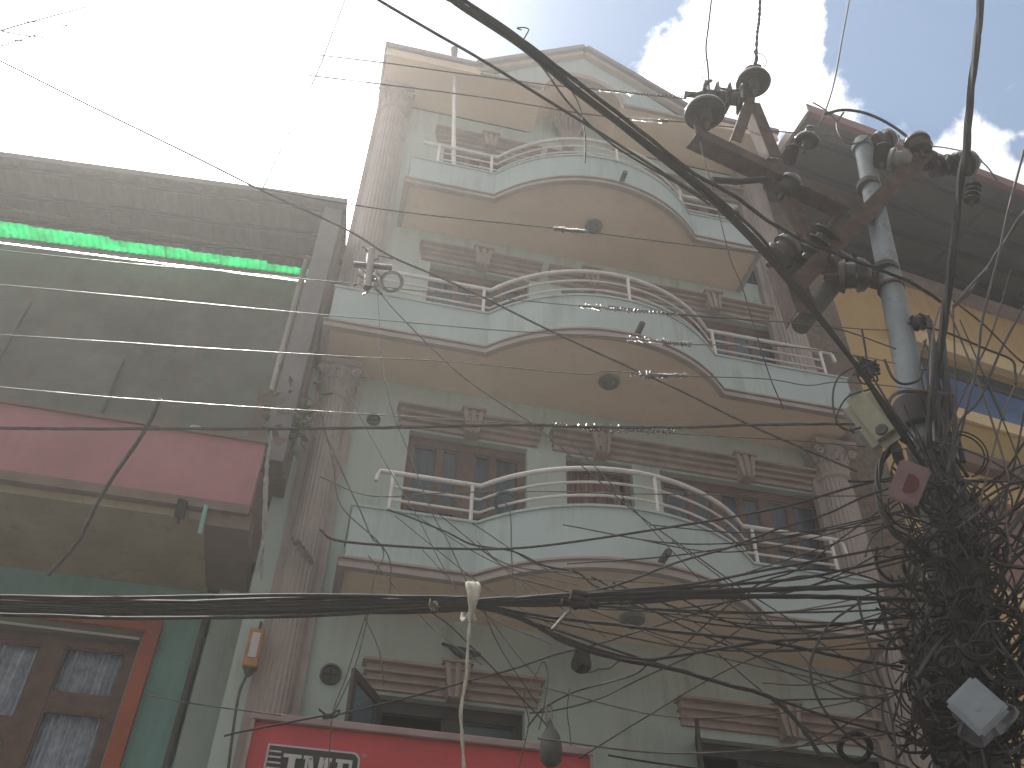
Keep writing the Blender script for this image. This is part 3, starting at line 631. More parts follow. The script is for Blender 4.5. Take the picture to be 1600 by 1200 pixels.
ribbon([at(424, 672, 7.35), at(418, 720, 7.36), at(415, 765, 7.36), at(414, 810, 7.37), at(410, 860, 7.38), at(407, 905, 7.38)], .022, CLOTH, 'cloth_strip', 'dirty white cloth strip hanging from the end of the pink parapet', 'cloth', 3)
ribbon([at(460, 838, 7.9), at(468, 855, 7.87), at(480, 870, 7.86), at(490, 885, 7.88)], .05, mat('pinkish_rag', (.45, .38, .38), .9, .2, 10, bump=.3), 'torn_rag', 'pinkish grey torn rag caught on the left fluted column', 'rag', 5)
# potted plant
random.seed(7)
PT = thing('potted_plant', 'drooping dark leaved plant between the terrace and the left column', 'plant', (-.72, 7.85, 6.7))
b = BM(); lathe(b, (-.78, 7.72, 7.38), (0, 0, 1), [(.08, 0), (.12, .18), (.13, .2), (.10, .19)], 16); obj('pot', b, BROWNW, PT, smooth=True)
b = BM(); rnd = random.Random(11)
for k in range(9):
    a = rnd.uniform(0, 2 * PI); tube(b, smooth_path([(-.78, 7.72, 7.5), (-.78 + math.cos(a) * .1, 7.72 + math.sin(a) * .1, 7.9 + rnd.random() * .4), (-.72 + math.cos(a) * .28, 7.72 + math.sin(a) * .2, 7.7 + rnd.random() * .5)], 10), .007, 5)
obj('stem', b, BROWNW, PT)
for k in range(90):
    c = Vector((rnd.gauss(-.70, .13), rnd.gauss(7.72, .12), rnd.gauss(7.95, .30))); a = rnd.uniform(0, 2 * PI); d = Vector((math.cos(a), math.sin(a) * .6, rnd.uniform(-1.4, .1))).normalized(); s_ = d.cross(Vector((rnd.uniform(-1, 1), rnd.uniform(-1, 1), .6))).normalized(); ln = rnd.uniform(.09, .2); wd = ln * rnd.uniform(.16, .3); nn_ = d.cross(s_)
    b = BM(); v = [b.verts.new(c), b.verts.new(c + d * ln * .45 + s_ * wd), b.verts.new(c + d * ln * .45 - s_ * wd), b.verts.new(c + d * ln * .5 + nn_ * .012), b.verts.new(c + d * ln + nn_ * -.02)]
    for f in ((0, 1, 3), (0, 3, 2), (1, 4, 3), (3, 4, 2)): b.faces.new([v[i] for i in f])
    obj('leaf', b, LEAF, PT)

# ------------------------------------------------------------------ right building (turned 7.4 degrees)
RB = thing('yellow_building', 'yellow building on the right with deep dark brown eave and blue windows', 'building', (9, 10, 0))
ra_ = R(7.4); RU = Vector((math.cos(ra_), math.sin(ra_), 0)); RN = Vector((-math.sin(ra_), math.cos(ra_), 0)); RO = Vector((6.13, 6.64, 0))
def rbox(u0, u1, v0, v1, z0, z1, m, name, par=None, bev=0):
    b = BM(); box(b, u0, u1, v0, v1, z0, z1, bev); b.transform(Matrix(((RU.x, RN.x, 0, RO.x), (RU.y, RN.y, 0, RO.y), (0, 0, 1, 0), (0, 0, 0, 1)))); return obj(name, b, m, par or RB)
rbox(.0, 14, .06, 4, 15.0, 15.12, EAVE, 'eave')
rbox(-.02, 14, -.03, .059, 14.93, 15.17, MAROON, 'eave_fascia')
rbox(-.05, .0, -.03, 4, 14.93, 15.14, GUTT, 'eave_side_board')
for v in (.40, .98, 1.45, 1.95): rbox(.02, 14, v - .035, v + .035, 14.86, 14.998, EBEAM, 'purlin')
for u in (1.9, 3.9, 5.9, 7.9, 9.9): rbox(u - .012, u + .012, .07, 2.2, 14.985, 14.998, EBEAM, 'sheet_joint')
rbox(1.0, 14, 2.12, 2.30, 14.72, 14.88, GUTT, 'wall_gutter')
b = BM(); wall_holes(b, .9, 14, 0, 15.0, 2.32, 2.6, [(2.75, 8.5, 11.5, 12.96), (3.0, 5.2, 8.2, 9.9), (6, 8.5, 8.2, 9.9)]); b.transform(Matrix(((RU.x, RN.x, 0, RO.x), (RU.y, RN.y, 0, RO.y), (0, 0, 1, 0), (0, 0, 0, 1)))); obj('wall', b, YEL, RB)
rbox(2.65, 8.6, 2.18, 2.319, 12.97, 13.30, CREAM, 'window_head_band')
rbox(2.55, 14, 2.10, 2.319, 11.25, 11.49, CREAM, 'sill_band'); rbox(2.60, 14, 2.16, 2.319, 10.62, 11.249, YELB, 'ochre_band'); rbox(2.5, 14, 2.12, 2.319, 10.34, 10.60, BROWNW, 'brown_band')
for k in range(6): 
    u = 2.78 + k * .95; rbox(u, u + .05, 2.42, 2.50, 11.5, 12.95, WOODD, 'window_mullion'); rbox(u + .05, u + .95, 2.45, 2.46, 11.55, 12.62, BLUE, 'pane')
    rbox(u + .05, u + .95, 2.42, 2.50, 12.62, 12.70, WOODD, 'transom'); rbox(u + .05, u + .95, 2.45, 2.46, 12.70, 12.95, GLASS, 'pane')
for k in range(2): rbox(3.0 + k * 1.1, 4.1 + k * 1.1, 2.45, 2.46, 8.2, 9.9, CURTP, 'pane'); rbox(3.0 + k * 1.1, 3.06 + k * 1.1, 2.40, 2.449, 8.2, 9.9, MAROON, 'window_mullion')
for k in range(2): rbox(6.0 + k * 1.25, 7.25 + k * 1.25, 2.45, 2.46, 8.2, 9.9, CURTP, 'pane')
rbox(2.9, 5.3, 2.2, 2.319, 7.95, 8.17, CREAM, 'window_sill')
rbox(1.0, 14, 2.62, 9, 0, 14.95, BROWNW, 'building_body')
b = BM(); box(b, 6.13, 6.85, 8.34, 8.9, 0, 14.9); obj('brick_flank', b, mat('bare_brick', (.17, .125, .10), .9, .35, 14, bump=.6, bscale=20, spots=.5, dirt=(.10, .08, .07)), RB)

# ------------------------------------------------------------------ houses across the street, behind the camera
for i, (xa, xb, h, mm_, lb) in enumerate(((-16, -6.2, 9.5, OPP, 'beige plastered house across the street, left one'), (-6, 4.0, 11.5, PALE, 'pale grey house across the street, middle one'), (4.2, 16, 10.0, BROWNW, 'brown plastered house across the street, right one'))):
    t = thing('opposite_house', lb, 'house', ((xa + xb) / 2, -6, 0), 'houses across the street'); b = BM(); hs = []
    nx = 4
    for k in range(nx):
        for fz in range(1, 3): hs.append((xa + .9 + k * 2.4, xa + 2.3 + k * 2.4, fz * 3 + 1.0, fz * 3 + 2.4))
    wall_holes(b, xa, xb, 0, h, -3.6, -3.9, hs); obj('wall', b, mm_, t)
    for q in hs: b = BM(); box(b, q[0], q[1], -3.82, -3.80, q[2], q[3]); obj('window', b, GLASS, t)
    b = BM(); box(b, xa, xb, -10, -3.91, 0, h); obj('body', b, mm_, t)
    b = BM(); box(b, xa - .1, xb + .1, -10, -3.2, h, h + .15); obj('roof', b, FASCIA, t)

# ------------------------------------------------------------------ poles
def dist(p): return (p - CAM).length
def pole_pt(px_, py_): return at(px_, py_, 3.6)
PL = thing('utility_pole', 'leaning pale steel utility pole top strapped to a dark weathered pole', 'pole', at(1510, 1200, 3.6) * 1.0)
a_ = pole_pt(1347, 222); c_ = pole_pt(1442, 690); b = BM()
ax = (c_ - a_).normalized(); tube(b, [a_, a_.lerp(c_, .5), c_ + ax * .5], lambda t: .070 + .018 * t, 20); obj('upper_tube', b, POLE, PL, smooth=True)
for (x_, y_, rr_, hh, mm_) in ((1348, 232, .088, .06, POLE), (1357, 292, .09, .05, CONC), (1383, 425, .098, .05, CONC), (1392, 452, .092, .02, RUST), (1432, 655, .125, .22, CABLE), (1450, 770, .14, .16, CABLE)):
    b = BM(); p = pole_pt(x_, y_); lathe(b, p, ax, [(rr_ * .8, -hh / 2), (rr_, -hh / 2), (rr_, hh / 2), (rr_ * .8, hh / 2)], 20); obj('pole_band', b, mm_, PL, smooth=True)
b = BM(); pts = [at(1450, 700, 3.55), at(1478, 800, 3.55), at(1502, 950, 3.5), at(1520, 1200, 3.5)]; foot = pts[-1].copy(); foot.z = -.3; foot.x -= .25
tube(b, smooth_path(pts + [foot], 20), lambda t: .12 + .05 * t, 16); obj('lower_post', b, CONC, PL, smooth=True)

# rusty cross arms (angle irons): each a thing bolted to the pole
def angle(bm, p, q, w_, th=.008, hint=Vector((0, -1, 0))):
    d = (q - p).normalized(); s_ = d.cross(hint).normalized(); n_ = d.cross(s_).normalized(); c = (p + q) / 2; l = (q - p).length / 2
    obox(bm, c, d, s_, n_, l, w_ / 2, th / 2); obox(bm, c + s_ * (w_ / 2 - th / 2) + n_ * (w_ / 2), d, s_, n_, l, th / 2, w_ / 2)
ARMS = [('main', (1086, 203), (1325, 318), 3.4, 3.75, .13, 'long rusty cross arm carrying the two big bell insulators'), ('brace', (1172, 160), (1150, 220), 3.45, 3.45, .085, 'short rusty strut under the higher bell insulator'), ('brace', (1178, 160), (1212, 245), 3.47, 3.5, .11, 'thick rusty strut right of the short strut'), ('arm', (1452, 232), (1245, 445), 3.3, 3.75, .13, 'long rusty diagonal iron crossing in front of the pale pole'), ('arm', (1205, 248), (1282, 392), 3.6, 3.8, .09, 'rusty iron running down from the main cross arm'), ('arm', (1270, 388), (1402, 425), 3.75, 3.75, .15, 'lower rusty cross arm just left of the pale pole'), ('arm', (1230, 400), (1262, 490), 3.8, 3.8, .17, 'wide rusted plate hanging below the lower cross arm')]
for k, (nm, p_, q_, y0_2, y1_2, w_, lb) in enumerate(ARMS):
    b = BM(); angle(b, at(*p_, y0_2), at(*q_, y1_2), w_); tag(obj('rusty_cross_arm', b, RUST), lb, 'bracket', 'rusty irons on the utility pole')
b = BM(); tube(b, [at(1318, 425, 3.8), at(1250, 510, 3.9)], .065, 14); tag(obj('support_pipe', b, CONC, smooth=True), 'greenish grey slanting pipe below the lower cross arm', 'pipe')
b = BM(); tube(b, [at(1112, 281, 3.2), at(1150, 284, 3.2), at(1196, 280, 3.2)], .022, 8); tag(obj('cable_stub', b, CABLE, smooth=True), 'short black cable end sticking out right of the cable bundle', 'cable')

def insulator(px_, py_, Y, r, axis, kind, label, m=PORC):
    c = at(px_, py_, Y); t = thing('insulator', label, 'insulator', c, 'insulators on the pole top'); ax_ = Vector(axis).normalized()
    b = BM()
    if kind == 'bell':
        r *= .86
        lathe(b, c, ax_, [(r * .42, -r * .40), (r * .8, -r * .44), (r * .97, -r * .42), (r, -r * .34), (r * .94, -r * .12), (r * .75, r * .12), (r * .55, r * .28), (r * .42, r * .5), (r * .34, r * .6), (r * .34, r * .72), (r * .4, r * .85), (r * .3, r * 1.0), (r * .1, r * 1.05)], 30)
        obj('bell', b, m, t, smooth=True)
        b = BM(); lathe(b, c, ax_, [(r * .20, -r * 1.05), (r * .32, -r * 1.0), (r * .36, -r * .7), (r * .42, -r * .41), (r * .2, -r * .35)], 18); obj('neck', b, m, t, smooth=True)
        b = BM(); lathe(b, c, ax_, [(r * .12, -r * 1.5), (r * .13, -r * 1.05), (r * .05, -r * 1.0)], 12); obj('pin', b, RUST, t, smooth=True)
        for q in (.62, .82):
            b = BM(); lathe(b, c, ax_, [(r * q * .97, -r * .43), (r * q, -r * .475), (r * q * 1.03, -r * .43)], 26); obj('rib', b, m, t, smooth=True)
    elif kind == 'stack':
        n = 4
        prof = []
        for q in range(n): h = (q - n / 2) * r * .75; prof += [(r * .45, h), (r, h + r * .18), (r * .95, h + r * .3), (r * .45, h + r * .4)]
        lathe(b, c, ax_, prof, 22); obj('disc_stack', b, m, t, smooth=True); b = BM(); tube(b, [c - ax_ * r * 2.2, c + ax_ * r * 2.2], r * .2, 8); obj('pin', b, RUST, t)
    else:
        lathe(b, c, ax_, [(r * .3, -r * .8), (r * .85, -r * .75), (r, -r * .45), (r * .72, -r * .35), (r * .72, r * .1), (r * .98, r * .2), (r * .9, r * .55), (r * .55, r * .9), (r * .1, r * 1.0)], 24); obj('spool', b, m, t, smooth=True); b = BM(); tube(b, [c - ax_ * r * 1.5, c + ax_ * r * 1.25], r * .18, 8); obj('pin', b, RUST, t)
    return c
VZ = (-.06, -.12, 1)
insulator(1100, 170, 3.35, .185, VZ, 'bell', 'big dark bell insulator at the left end of the cross arm')
insulator(1176, 124, 3.42, .17, (.0, -.1, 1), 'bell', 'big dark bell insulator standing on the two struts')
insulator(1124, 152, 3.5, .13, (-1, .3, .3), 'stack', 'ribbed insulator lying behind the left bell insulator')
insulator(1383, 220, 3.5, .10, (1, -.4, .35), 'spool', 'glossy round insulator just right of the pole top')
insulator(1379, 242, 3.45, .07, (.2, -.2, 1), 'stack', 'small glossy ribbed insulator under the round one by the pole top')
insulator(1434, 226, 3.3, .105, VZ, 'spool', 'domed insulator on the upper end of the diagonal iron')
insulator(1405, 250, 3.4, .10, (.8, -.4, -.5), 'spool', 'pale round insulator behind the diagonal iron', PORCG)
insulator(1508, 256, 3.4, .11, (1, -.3, .25), 'spool', 'round insulator behind the thick vertical cable')
insulator(1478, 258, 3.45, .09, (1, -.3, .25), 'stack', 'ribbed insulator left of the thick vertical cable')
insulator(1450, 250, 3.45, .085, (1, -.2, -.3), 'spool', 'stubby insulator between the diagonal iron and the thick cable')
insulator(1236, 240, 3.6, .055, (.3, -.3, 1), 'stack', 'small ribbed insulator against the maroon fascia corner')
insulator(1262, 215, 3.6, .12, (.2, -.5, 1), 'bell', 'dark bell insulator in front of the maroon fascia')
insulator(1226, 392, 3.7, .12, (.6, -.4, .6), 'spool', 'dark insulator at the left end of the lower cross arm')
insulator(1276, 385, 3.7, .12, (.4, -.6, .6), 'stack', 'ribbed insulator in the middle of the lower cross arm')
insulator(1333, 430, 3.6, .13, (1, -.5, -.2), 'spool', 'dark drum shaped insulator left of the pale pole')
insulator(1312, 412, 3.65, .09, (1, -.3, .3), 'spool', 'rust stained insulator above the slanting pipe')
insulator(1437, 503, 3.5, .06, (1, -.3, .2), 'spool', 'small purple brown insulator right of the pale pole')
insulator(1232, 290, 3.65, .10, (.5, -.5, .8), 'spool', 'dark insulator on the rusty iron under the eave corner')
insulator(1520, 300, 3.4, .06, (.2, -.4, 1), 'stack', 'tiny ribbed insulator under the eave edge at the far right')

# street lamp, meter box, white box
t = thing('street_lamp', 'cream lensed street lamp head beside the pale pole', 'street lamp', at(1365, 640, 3.5))
c = at(1362, 652, 3.45); dl = (at(1392, 692, 3.45) - at(1336, 622, 3.5)).normalized(); vw = (CAM - c).normalized(); sx = dl.cross(vw).normalized(); nn_ = sx.cross(dl).normalized()
b = BM(); obox(b, c - nn_ * .05, dl, sx, nn_, .255, .12, .10, .098, 5); obj('housing', b, LHOUS, t, smooth=True)
b = BM(); obox(b, c + dl * .03 + nn_ * .03, dl, sx, nn_, .20, .098, .045, .043, 4); obj('lens', b, LENS, t, smooth=True)
b = BM(); lathe(b, c + dl * .15 + nn_ * .076, nn_, [(.035, 0), (.03, .012), (.01, .012)], 14); obj('screw_cap', b, CONC, t)
b = BM(); tube(b, smooth_path([c + dl * .24, at(1410, 725, 3.6), at(1445, 735, 3.6)], 8), .03, 10); obj('bracket_arm', b, CONC, t, smooth=True)
t = thing('meter_box', 'pinkish square box with dark emblem strapped to the pole', 'box', at(1420, 750, 3.1))
c = at(1420, 755, 3.1); vw = (CAM - c).normalized(); ux = (rt * .93 - up * .35).normalized(); uz = ux.cross(vw).normalized(); b = BM(); obox(b, c, ux, uz, vw, .08, .10, .035, .012); obj('case', b, mat('pink_plastic', (.38, .24, .26), .5, .15, 6, spots=.3, dirt=(.2, .14, .14)), t)
b = BM(); lathe(b, c + vw * .036, vw, [(.048, 0), (.046, .006), (.02, .007)], 18); obj('emblem', b, MAROON, t)
t = thing('junction_box', 'white square plastic box wrapped in crumpled plastic on the cable tangle', 'box', at(1525, 1110, 2.9))
c = at(1527, 1104, 2.85); vw = (CAM - c).normalized(); ux = (rt - up * .9).normalized(); ux = (ux - vw * ux.dot(vw)).normalized(); uz = ux.cross(vw).normalized()
b = BM(); obox(b, c, ux, uz, vw, .082, .075, .03, .012); obj('case', b, PLASW, t)
b = BM(); obox(b, c + vw * .032, ux, uz, vw, .062, .055, .003, .002); obj('lid', b, PLASW, t); b = BM(); lathe(b, c + vw * .035, vw, [(.016, 0), (.015, .003), (.004, .004)], 14); obj('lid_screw', b, PLASW, t)
b = BM(); n = 30; grid = []
for i in range(n):
    row = []
    for j in range(n):
        a, q = 2 * PI * i / (n - 1), j / (n - 1); rr_ = .05 + q * (.07 + .018 * math.sin(a * 3 + .8) + .008 * math.sin(a * 7)); wv = noise.noise(Vector((math.cos(a) * 2.2, math.sin(a) * 2.2, q * 3)))
        row.append(b.verts.new(c - vw * (.02 + .12 * q + .03 * math.sin(a * 9) * q) + rt * (math.cos(a) * rr_ + .02 * q) + up * (math.sin(a) * rr_ * .8 - .045 * q) + vw * wv * .05 * q))
    grid.append(row)
for i in range(n - 1):
    for j in range(n - 1): b.faces.new((grid[i][j], grid[i + 1][j], grid[i + 1][j + 1], grid[i][j + 1]))
bmesh.ops.remove_doubles(b, verts=b.verts[:], dist=1e-5)
obj('plastic_wrap', b, BAG, t, smooth=True)

# ------------------------------------------------------------------ wires
def px2r(p, wpx): return wpx * .5 * dist(p) / F_PX
def wpts(pts, Y0, Y1):
    n = len(pts); x0, y0 = pts[0]; L_ = [0]
    for a, c in zip(pts, pts[1:]): L_.append(L_[-1] + math.hypot(c[0] - a[0], c[1] - a[1]))
    return [at(x, y, Y0 + (Y1 - Y0) * l / L_[-1]) for (x, y), l in zip(pts, L_)]
WCOUNT = 0
def wire(label, pts, wpx, Y0=3.9, Y1=3.6, m=None, cat='wire', group='overhead wires', strands=1, twist=0.0, flat=0, taper=0.0, n=None, name='overhead_wire', ends=0.0):
    global WCOUNT; WCOUNT += 1
    P = smooth_path(wpts(pts, Y0, Y1), n or max(16, 8 * len(pts))); b = BM(); r_ = px2r(P[len(P) // 2], wpx)
    off = lambda q: q[0] <= 0 or q[0] >= 1600 or q[1] <= 0 or (q[0] < 500 and q[1] < 120)
    if off(pts[0]): d_ = (P[0] - P[3]).normalized(); P = [P[0] + d_ * k for k in (9, 6, 3, 1.5, .5)] + P     # the line runs on past the view
    if off(pts[-1]): d_ = (P[-1] - P[-4]).normalized(); P = P + [P[-1] + d_ * k for k in (.5, 1.5, 3)]
    if strands == 1: tube(b, P, r_, 6)
    else:
        P2 = smooth_path(P, len(P) * 4); rs = r_ / (1.6 if strands < 4 else 2.4) if not flat else r_ * (2.6 if strands > 8 else 1.9) / strands; rnd = random.Random(WCOUNT)
        for s_ in range(strands):
            ph = 2 * PI * s_ / strands; q = []; rad = r_ - rs if (strands < 6 or s_ < strands - 2) else r_ * .2
            for i, p in enumerate(P2):
                t_ = (P2[min(i + 1, len(P2) - 1)] - P2[max(i - 1, 0)]).normalized(); a = t_.cross(Vector((0, 0, 1))).normalized(); c = a.cross(t_); an = ph + twist * i
                tf = 1 - taper * max(0, (i / len(P2) - .42)) / .58
                if flat: q.append(p + c * tf * r_ * .86 * (2 * ((s_ + .5) / strands) - 1) + (a * .6 + c * .35) * r_ * .35 * math.sin(i * (.021 + .013 * (s_ % 5)) + s_ * 2.1)); continue
                q.append(p + (a * math.cos(an) + c * math.sin(an)) * rad * (1 + .1 * math.sin(i * .3 + s_)))
            tube(b, q, rs, 5)
    return tag(obj(name, b, m or CABLE, smooth=True), label, cat, group)
def glints(label, pts, Y0, Y1, seed=1, group='twisted wire splices'):     # loose helical wrapping of a spliced wire
    P = smooth_path(wpts(pts, Y0, Y1), 60); b = BM(); q = []; rnd = random.Random(seed)
    for i, p in enumerate(smooth_path(P, 240)):
        t_ = Vector((1, 0, -.1)); a = t_.cross(Vector((0, 0, 1))).normalized(); c = a.cross(t_).normalized(); rr_ = .016 * (.5 + abs(noise.noise(Vector((i * .07, seed, 0)))) * 1.6); q.append(p + (a * math.cos(i * .9) + c * math.sin(i * .9)) * rr_)
    tube(b, q, .004, 5); return tag(obj('wire_splice', b, ALU, smooth=True), label, 'wire splice', group)
# parallel bare lines
wire('uppermost bare wire running from the sky across the gable to the left bell insulator', [(480, 84), (607, 99), (720, 115), (860, 133), (930, 139), (1000, 147), (1075, 155)], 2.0, 3.9, 3.4, CABLEG)
wire('second bare wire from the top, crossing the roof soffit', [(460, 115), (600, 132), (760, 153), (900, 176), (970, 184), (1060, 190), (1165, 201), (1290, 212), (1345, 222)], 2.1, 3.9, 3.6, CABLEG)
wire('thin wire crossing the top balcony soffit below its lamp', [(395, 292), (540, 318), (660, 335), (870, 357), (915, 362), (1070, 382), (1200, 396)], 2.2, 4.0, 3.7, CABLEG)
wire('bare wire across the green strip end and the middle balcony parapet', [(-40, 386), (0, 391), (205, 412), (330, 422), (486, 437), (540, 442), (660, 455), (800, 468), (905, 478), (1020, 487), (1240, 505), (1360, 515), (1430, 515)], 1.8, 3.9, 3.6, ALUD)
wire('bare wire passing below the middle balcony railing coil', [(-40, 442), (0, 445), (200, 463), (323, 475), (540, 495), (766, 515), (867, 521), (1002, 530), (1070, 538), (1220, 541), (1340, 556), (1430, 575)], 1.8, 3.9, 3.6, ALUD)
wire('bare wire crossing the middle balcony soffit', [(-40, 520), (0, 523), (190, 535), (290, 542), (540, 557), (700, 565), (901, 584), (952, 580), (1060, 587), (1195, 592), (1262, 602), (1313, 597), (1414, 606), (1495, 621)], 1.8, 3.9, 3.5, ALUD)
wire('bare wire just above the pink parapet', [(-40, 602), (0, 605), (165, 620), (330, 632), (540, 645), (709, 656), (900, 668), (1060, 678), (1235, 688), (1343, 697), (1420, 702)], 1.8, 3.9, 3.6, ALUD)
wire('thick sagging cable crossing the second storey lintels', [(-40, 669), (0, 669), (165, 670), (540, 669), (700, 666), (830, 664), (900, 667), (1060, 668), (1180, 664), (1340, 663), (1400, 668)], 5, 3.8, 3.5, CABLEG, strands=3, twist=.25)
glints('twisted splice on the uppermost bare wire', [(925, 139), (960, 143), (1000, 147), (1068, 152)], 3.55, 3.4, 1)
glints('twisted splice beside the right roof soffit', [(985, 185), (1020, 188), (1045, 189)], 3.7, 3.65, 2)
glints('twisted splice below the top balcony lamp', [(865, 357), (890, 360), (915, 362)], 3.8, 3.78, 3)
glints('twisted splice in front of the middle railing', [(905, 478), (960, 483), (1060, 491)], 3.7, 3.65, 4)
glints('twisted splice above the middle balcony lamp', [(980, 529), (1030, 534), (1080, 538)], 3.7, 3.65, 5)
glints('twisted splice beside the middle balcony lamp', [(985, 585), (1030, 587), (1075, 587)], 3.7, 3.65, 6)
glints('twisted splice on the cable over the small middle window', [(862, 664), (930, 668), (1000, 672), (1055, 674)], 3.65, 3.6, 7)
# diagonals
wire('thin diagonal wire from the upper left sky down across the facade', [(-30, 83), (0, 95), (130, 160), (300, 243), (410, 298), (540, 358), (610, 400), (689, 434), (760, 467), (867, 520), (1060, 609), (1178, 667), (1340, 737)], 3.4, 4.2, 3.6, CABLEG)
wire('thin wire dropping from the sky onto the left canopy edge', [(541, -5), (520, 50), (495, 115), (450, 210), (408, 300)], 2.0, 3.9, 4.3, CABLEG)
wire('thinner of the two diagonal cables above the gable', [(575, -12), (600, 5), (680, 52), (750, 92), (880, 172), (970, 228), (1060, 285), (1105, 312)], 4.8, 1.7, 2.4, CABLEG)
wire('thin cable splitting off under the thick diagonal bundle', [(812, 62), (850, 108), (892, 165), (960, 228), (1050, 282), (1110, 320)], 3.4, 2.0, 2.5, CABLEG)
wire('thick black cable bundle crossing the sky above the gable', [(690, -14), (720, 6), (815, 68), (900, 140), (1000, 218), (1075, 278), (1125, 322), (1190, 388), (1235, 440), (1300, 520), (1345, 580), (1390, 650), (1445, 730)], 19, 1.6, 3.3, CABLE, 'cable bundle', 'cable bundles', 7, 0, 1, .55, n=90, name='cable_bundle')
wire('second black cable beside the thick diagonal bundle', [(820, 66), (925, 146), (1010, 212), (1080, 268), (1150, 308), (1200, 345), (1260, 378), (1330, 405), (1420, 440), (1480, 478)], 6, 2.0, 3.4, CABLE, strands=3, twist=.1)
wire('black cable from the bundle down past the upper right column', [(1080, 275), (1140, 325), (1190, 372), (1225, 420), (1262, 470), (1300, 520), (1350, 585), (1400, 655), (1430, 700)], 5, 2.5, 3.4, CABLE)
wire('short loose cable hanging below the diagonal bundle', [(885, 128), (903, 160), (911, 190), (915, 222), (914, 254)], 2.2, 2.15, 2.2, CABLE)
wire('curled tie end sticking up from the diagonal bundle', [(818, 62), (822, 55), (826, 46), (818, 43), (808, 44), (815, 47)], 2.0, 1.95, 1.95, CABLE)
wire('thin wire rising from the left bell insulator', [(1112, -5), (1107, 40), (1103, 75), (1106, 105), (1108, 140)], 3.0, 3.1, 3.35, CABLE)
wire('wire rising from the higher bell insulator', [(1188, -5), (1186, 30), (1183, 55), (1181, 100)], 5, 3.1, 3.4, CABLE, strands=2, twist=.3)
wire('thin loop of wire left of the left insulator stem', [(1105, 88), (1097, 108), (1098, 122), (1106, 128)], 1.5, 3.3, 3.35, CABLE)
wire('thin loop of wire at the higher insulator stem', [(1180, 82), (1192, 86), (1198, 96), (1194, 105)], 1.5, 3.4, 3.4, CABLE)
wire('tie wires twisted at the left insulator top', [(1070, 152), (1078, 148), (1090, 152), (1098, 142), (1104, 128), (1112, 126), (1100, 133)], 4, 3.35, 3.35, CABLE, strands=3, twist=.5)
wire('short link wire between the two bell insulators', [(1125, 138), (1145, 141), (1158, 141)], 4, 3.4, 3.42, CABLE)
wire('tie wires on the stem of the higher insulator', [(1179, 80), (1183, 92), (1179, 100), (1188, 104), (1178, 112)], 4.5, 3.38, 3.4, CABLE, strands=3, twist=.5)
wire('wavy thin wire dangling below the left end of the cross arm', [(1094, 222), (1100, 250), (1107, 272), (1115, 300), (1140, 400), (1160, 450), (1200, 580), (1225, 640)], 1.8, 3.4, 3.9, CABLEB)
wire('thin wire rising to the sky from the maroon fascia', [(1328, -5), (1316, 60), (1303, 130), (1288, 178), (1277, 200)], 2.4, 3.2, 3.5, CABLEG)
wire('thick twisted cable rising at the right edge of the picture', [(1533, -8), (1527, 60), (1516, 150), (1510, 230), (1499, 290), (1491, 370), (1478, 480), (1466, 560), (1455, 640), (1450, 700)], 12, 1.9, 3.2, CABLE, 'cable', 'cable bundles', 3, .09, 0, n=70, name='cable_bundle')
wire('slim cable right of the thick twisted one', [(1610, 190), (1600, 235), (1575, 330), (1560, 400), (1535, 500), (1528, 560), (1510, 640), (1490, 720)], 3.6, 2.4, 3.3, CABLEG)
wire('pale ended cable slanting up at the right edge', [(1612, 322), (1600, 332), (1555, 400), (1520, 450), (1489, 480)], 6, 2.6, 3.0, CABLEG, strands=2, twist=.12)
wire('bright bare wire end at the slanting cable', [(1541, 421), (1515, 448), (1489, 479)], 4, 2.7, 2.95, ALU)
wire('arched cable over the pole top', [(1290, 178), (1315, 172), (1345, 175), (1375, 186), (1402, 202), (1425, 220)], 4.6, 3.4, 3.3, CABLE)
wire('thin arched wire right of the thick cable', [(1448, 228), (1478, 231), (1515, 240), (1540, 258), (1558, 282)], 2, 3.3, 3.4, CABLEG)
wire('small pale tie wire above the eave edge', [(1270, 160), (1290, 172), (1308, 190)], 2.4, 3.4, 3.4, CABLEG)
wire('curved tie wire beside the pole top', [(1318, 176), (1308, 192), (1312, 210), (1325, 224), (1345, 222), (1356, 214)], 3.2, 3.45, 3.5, CABLEG)
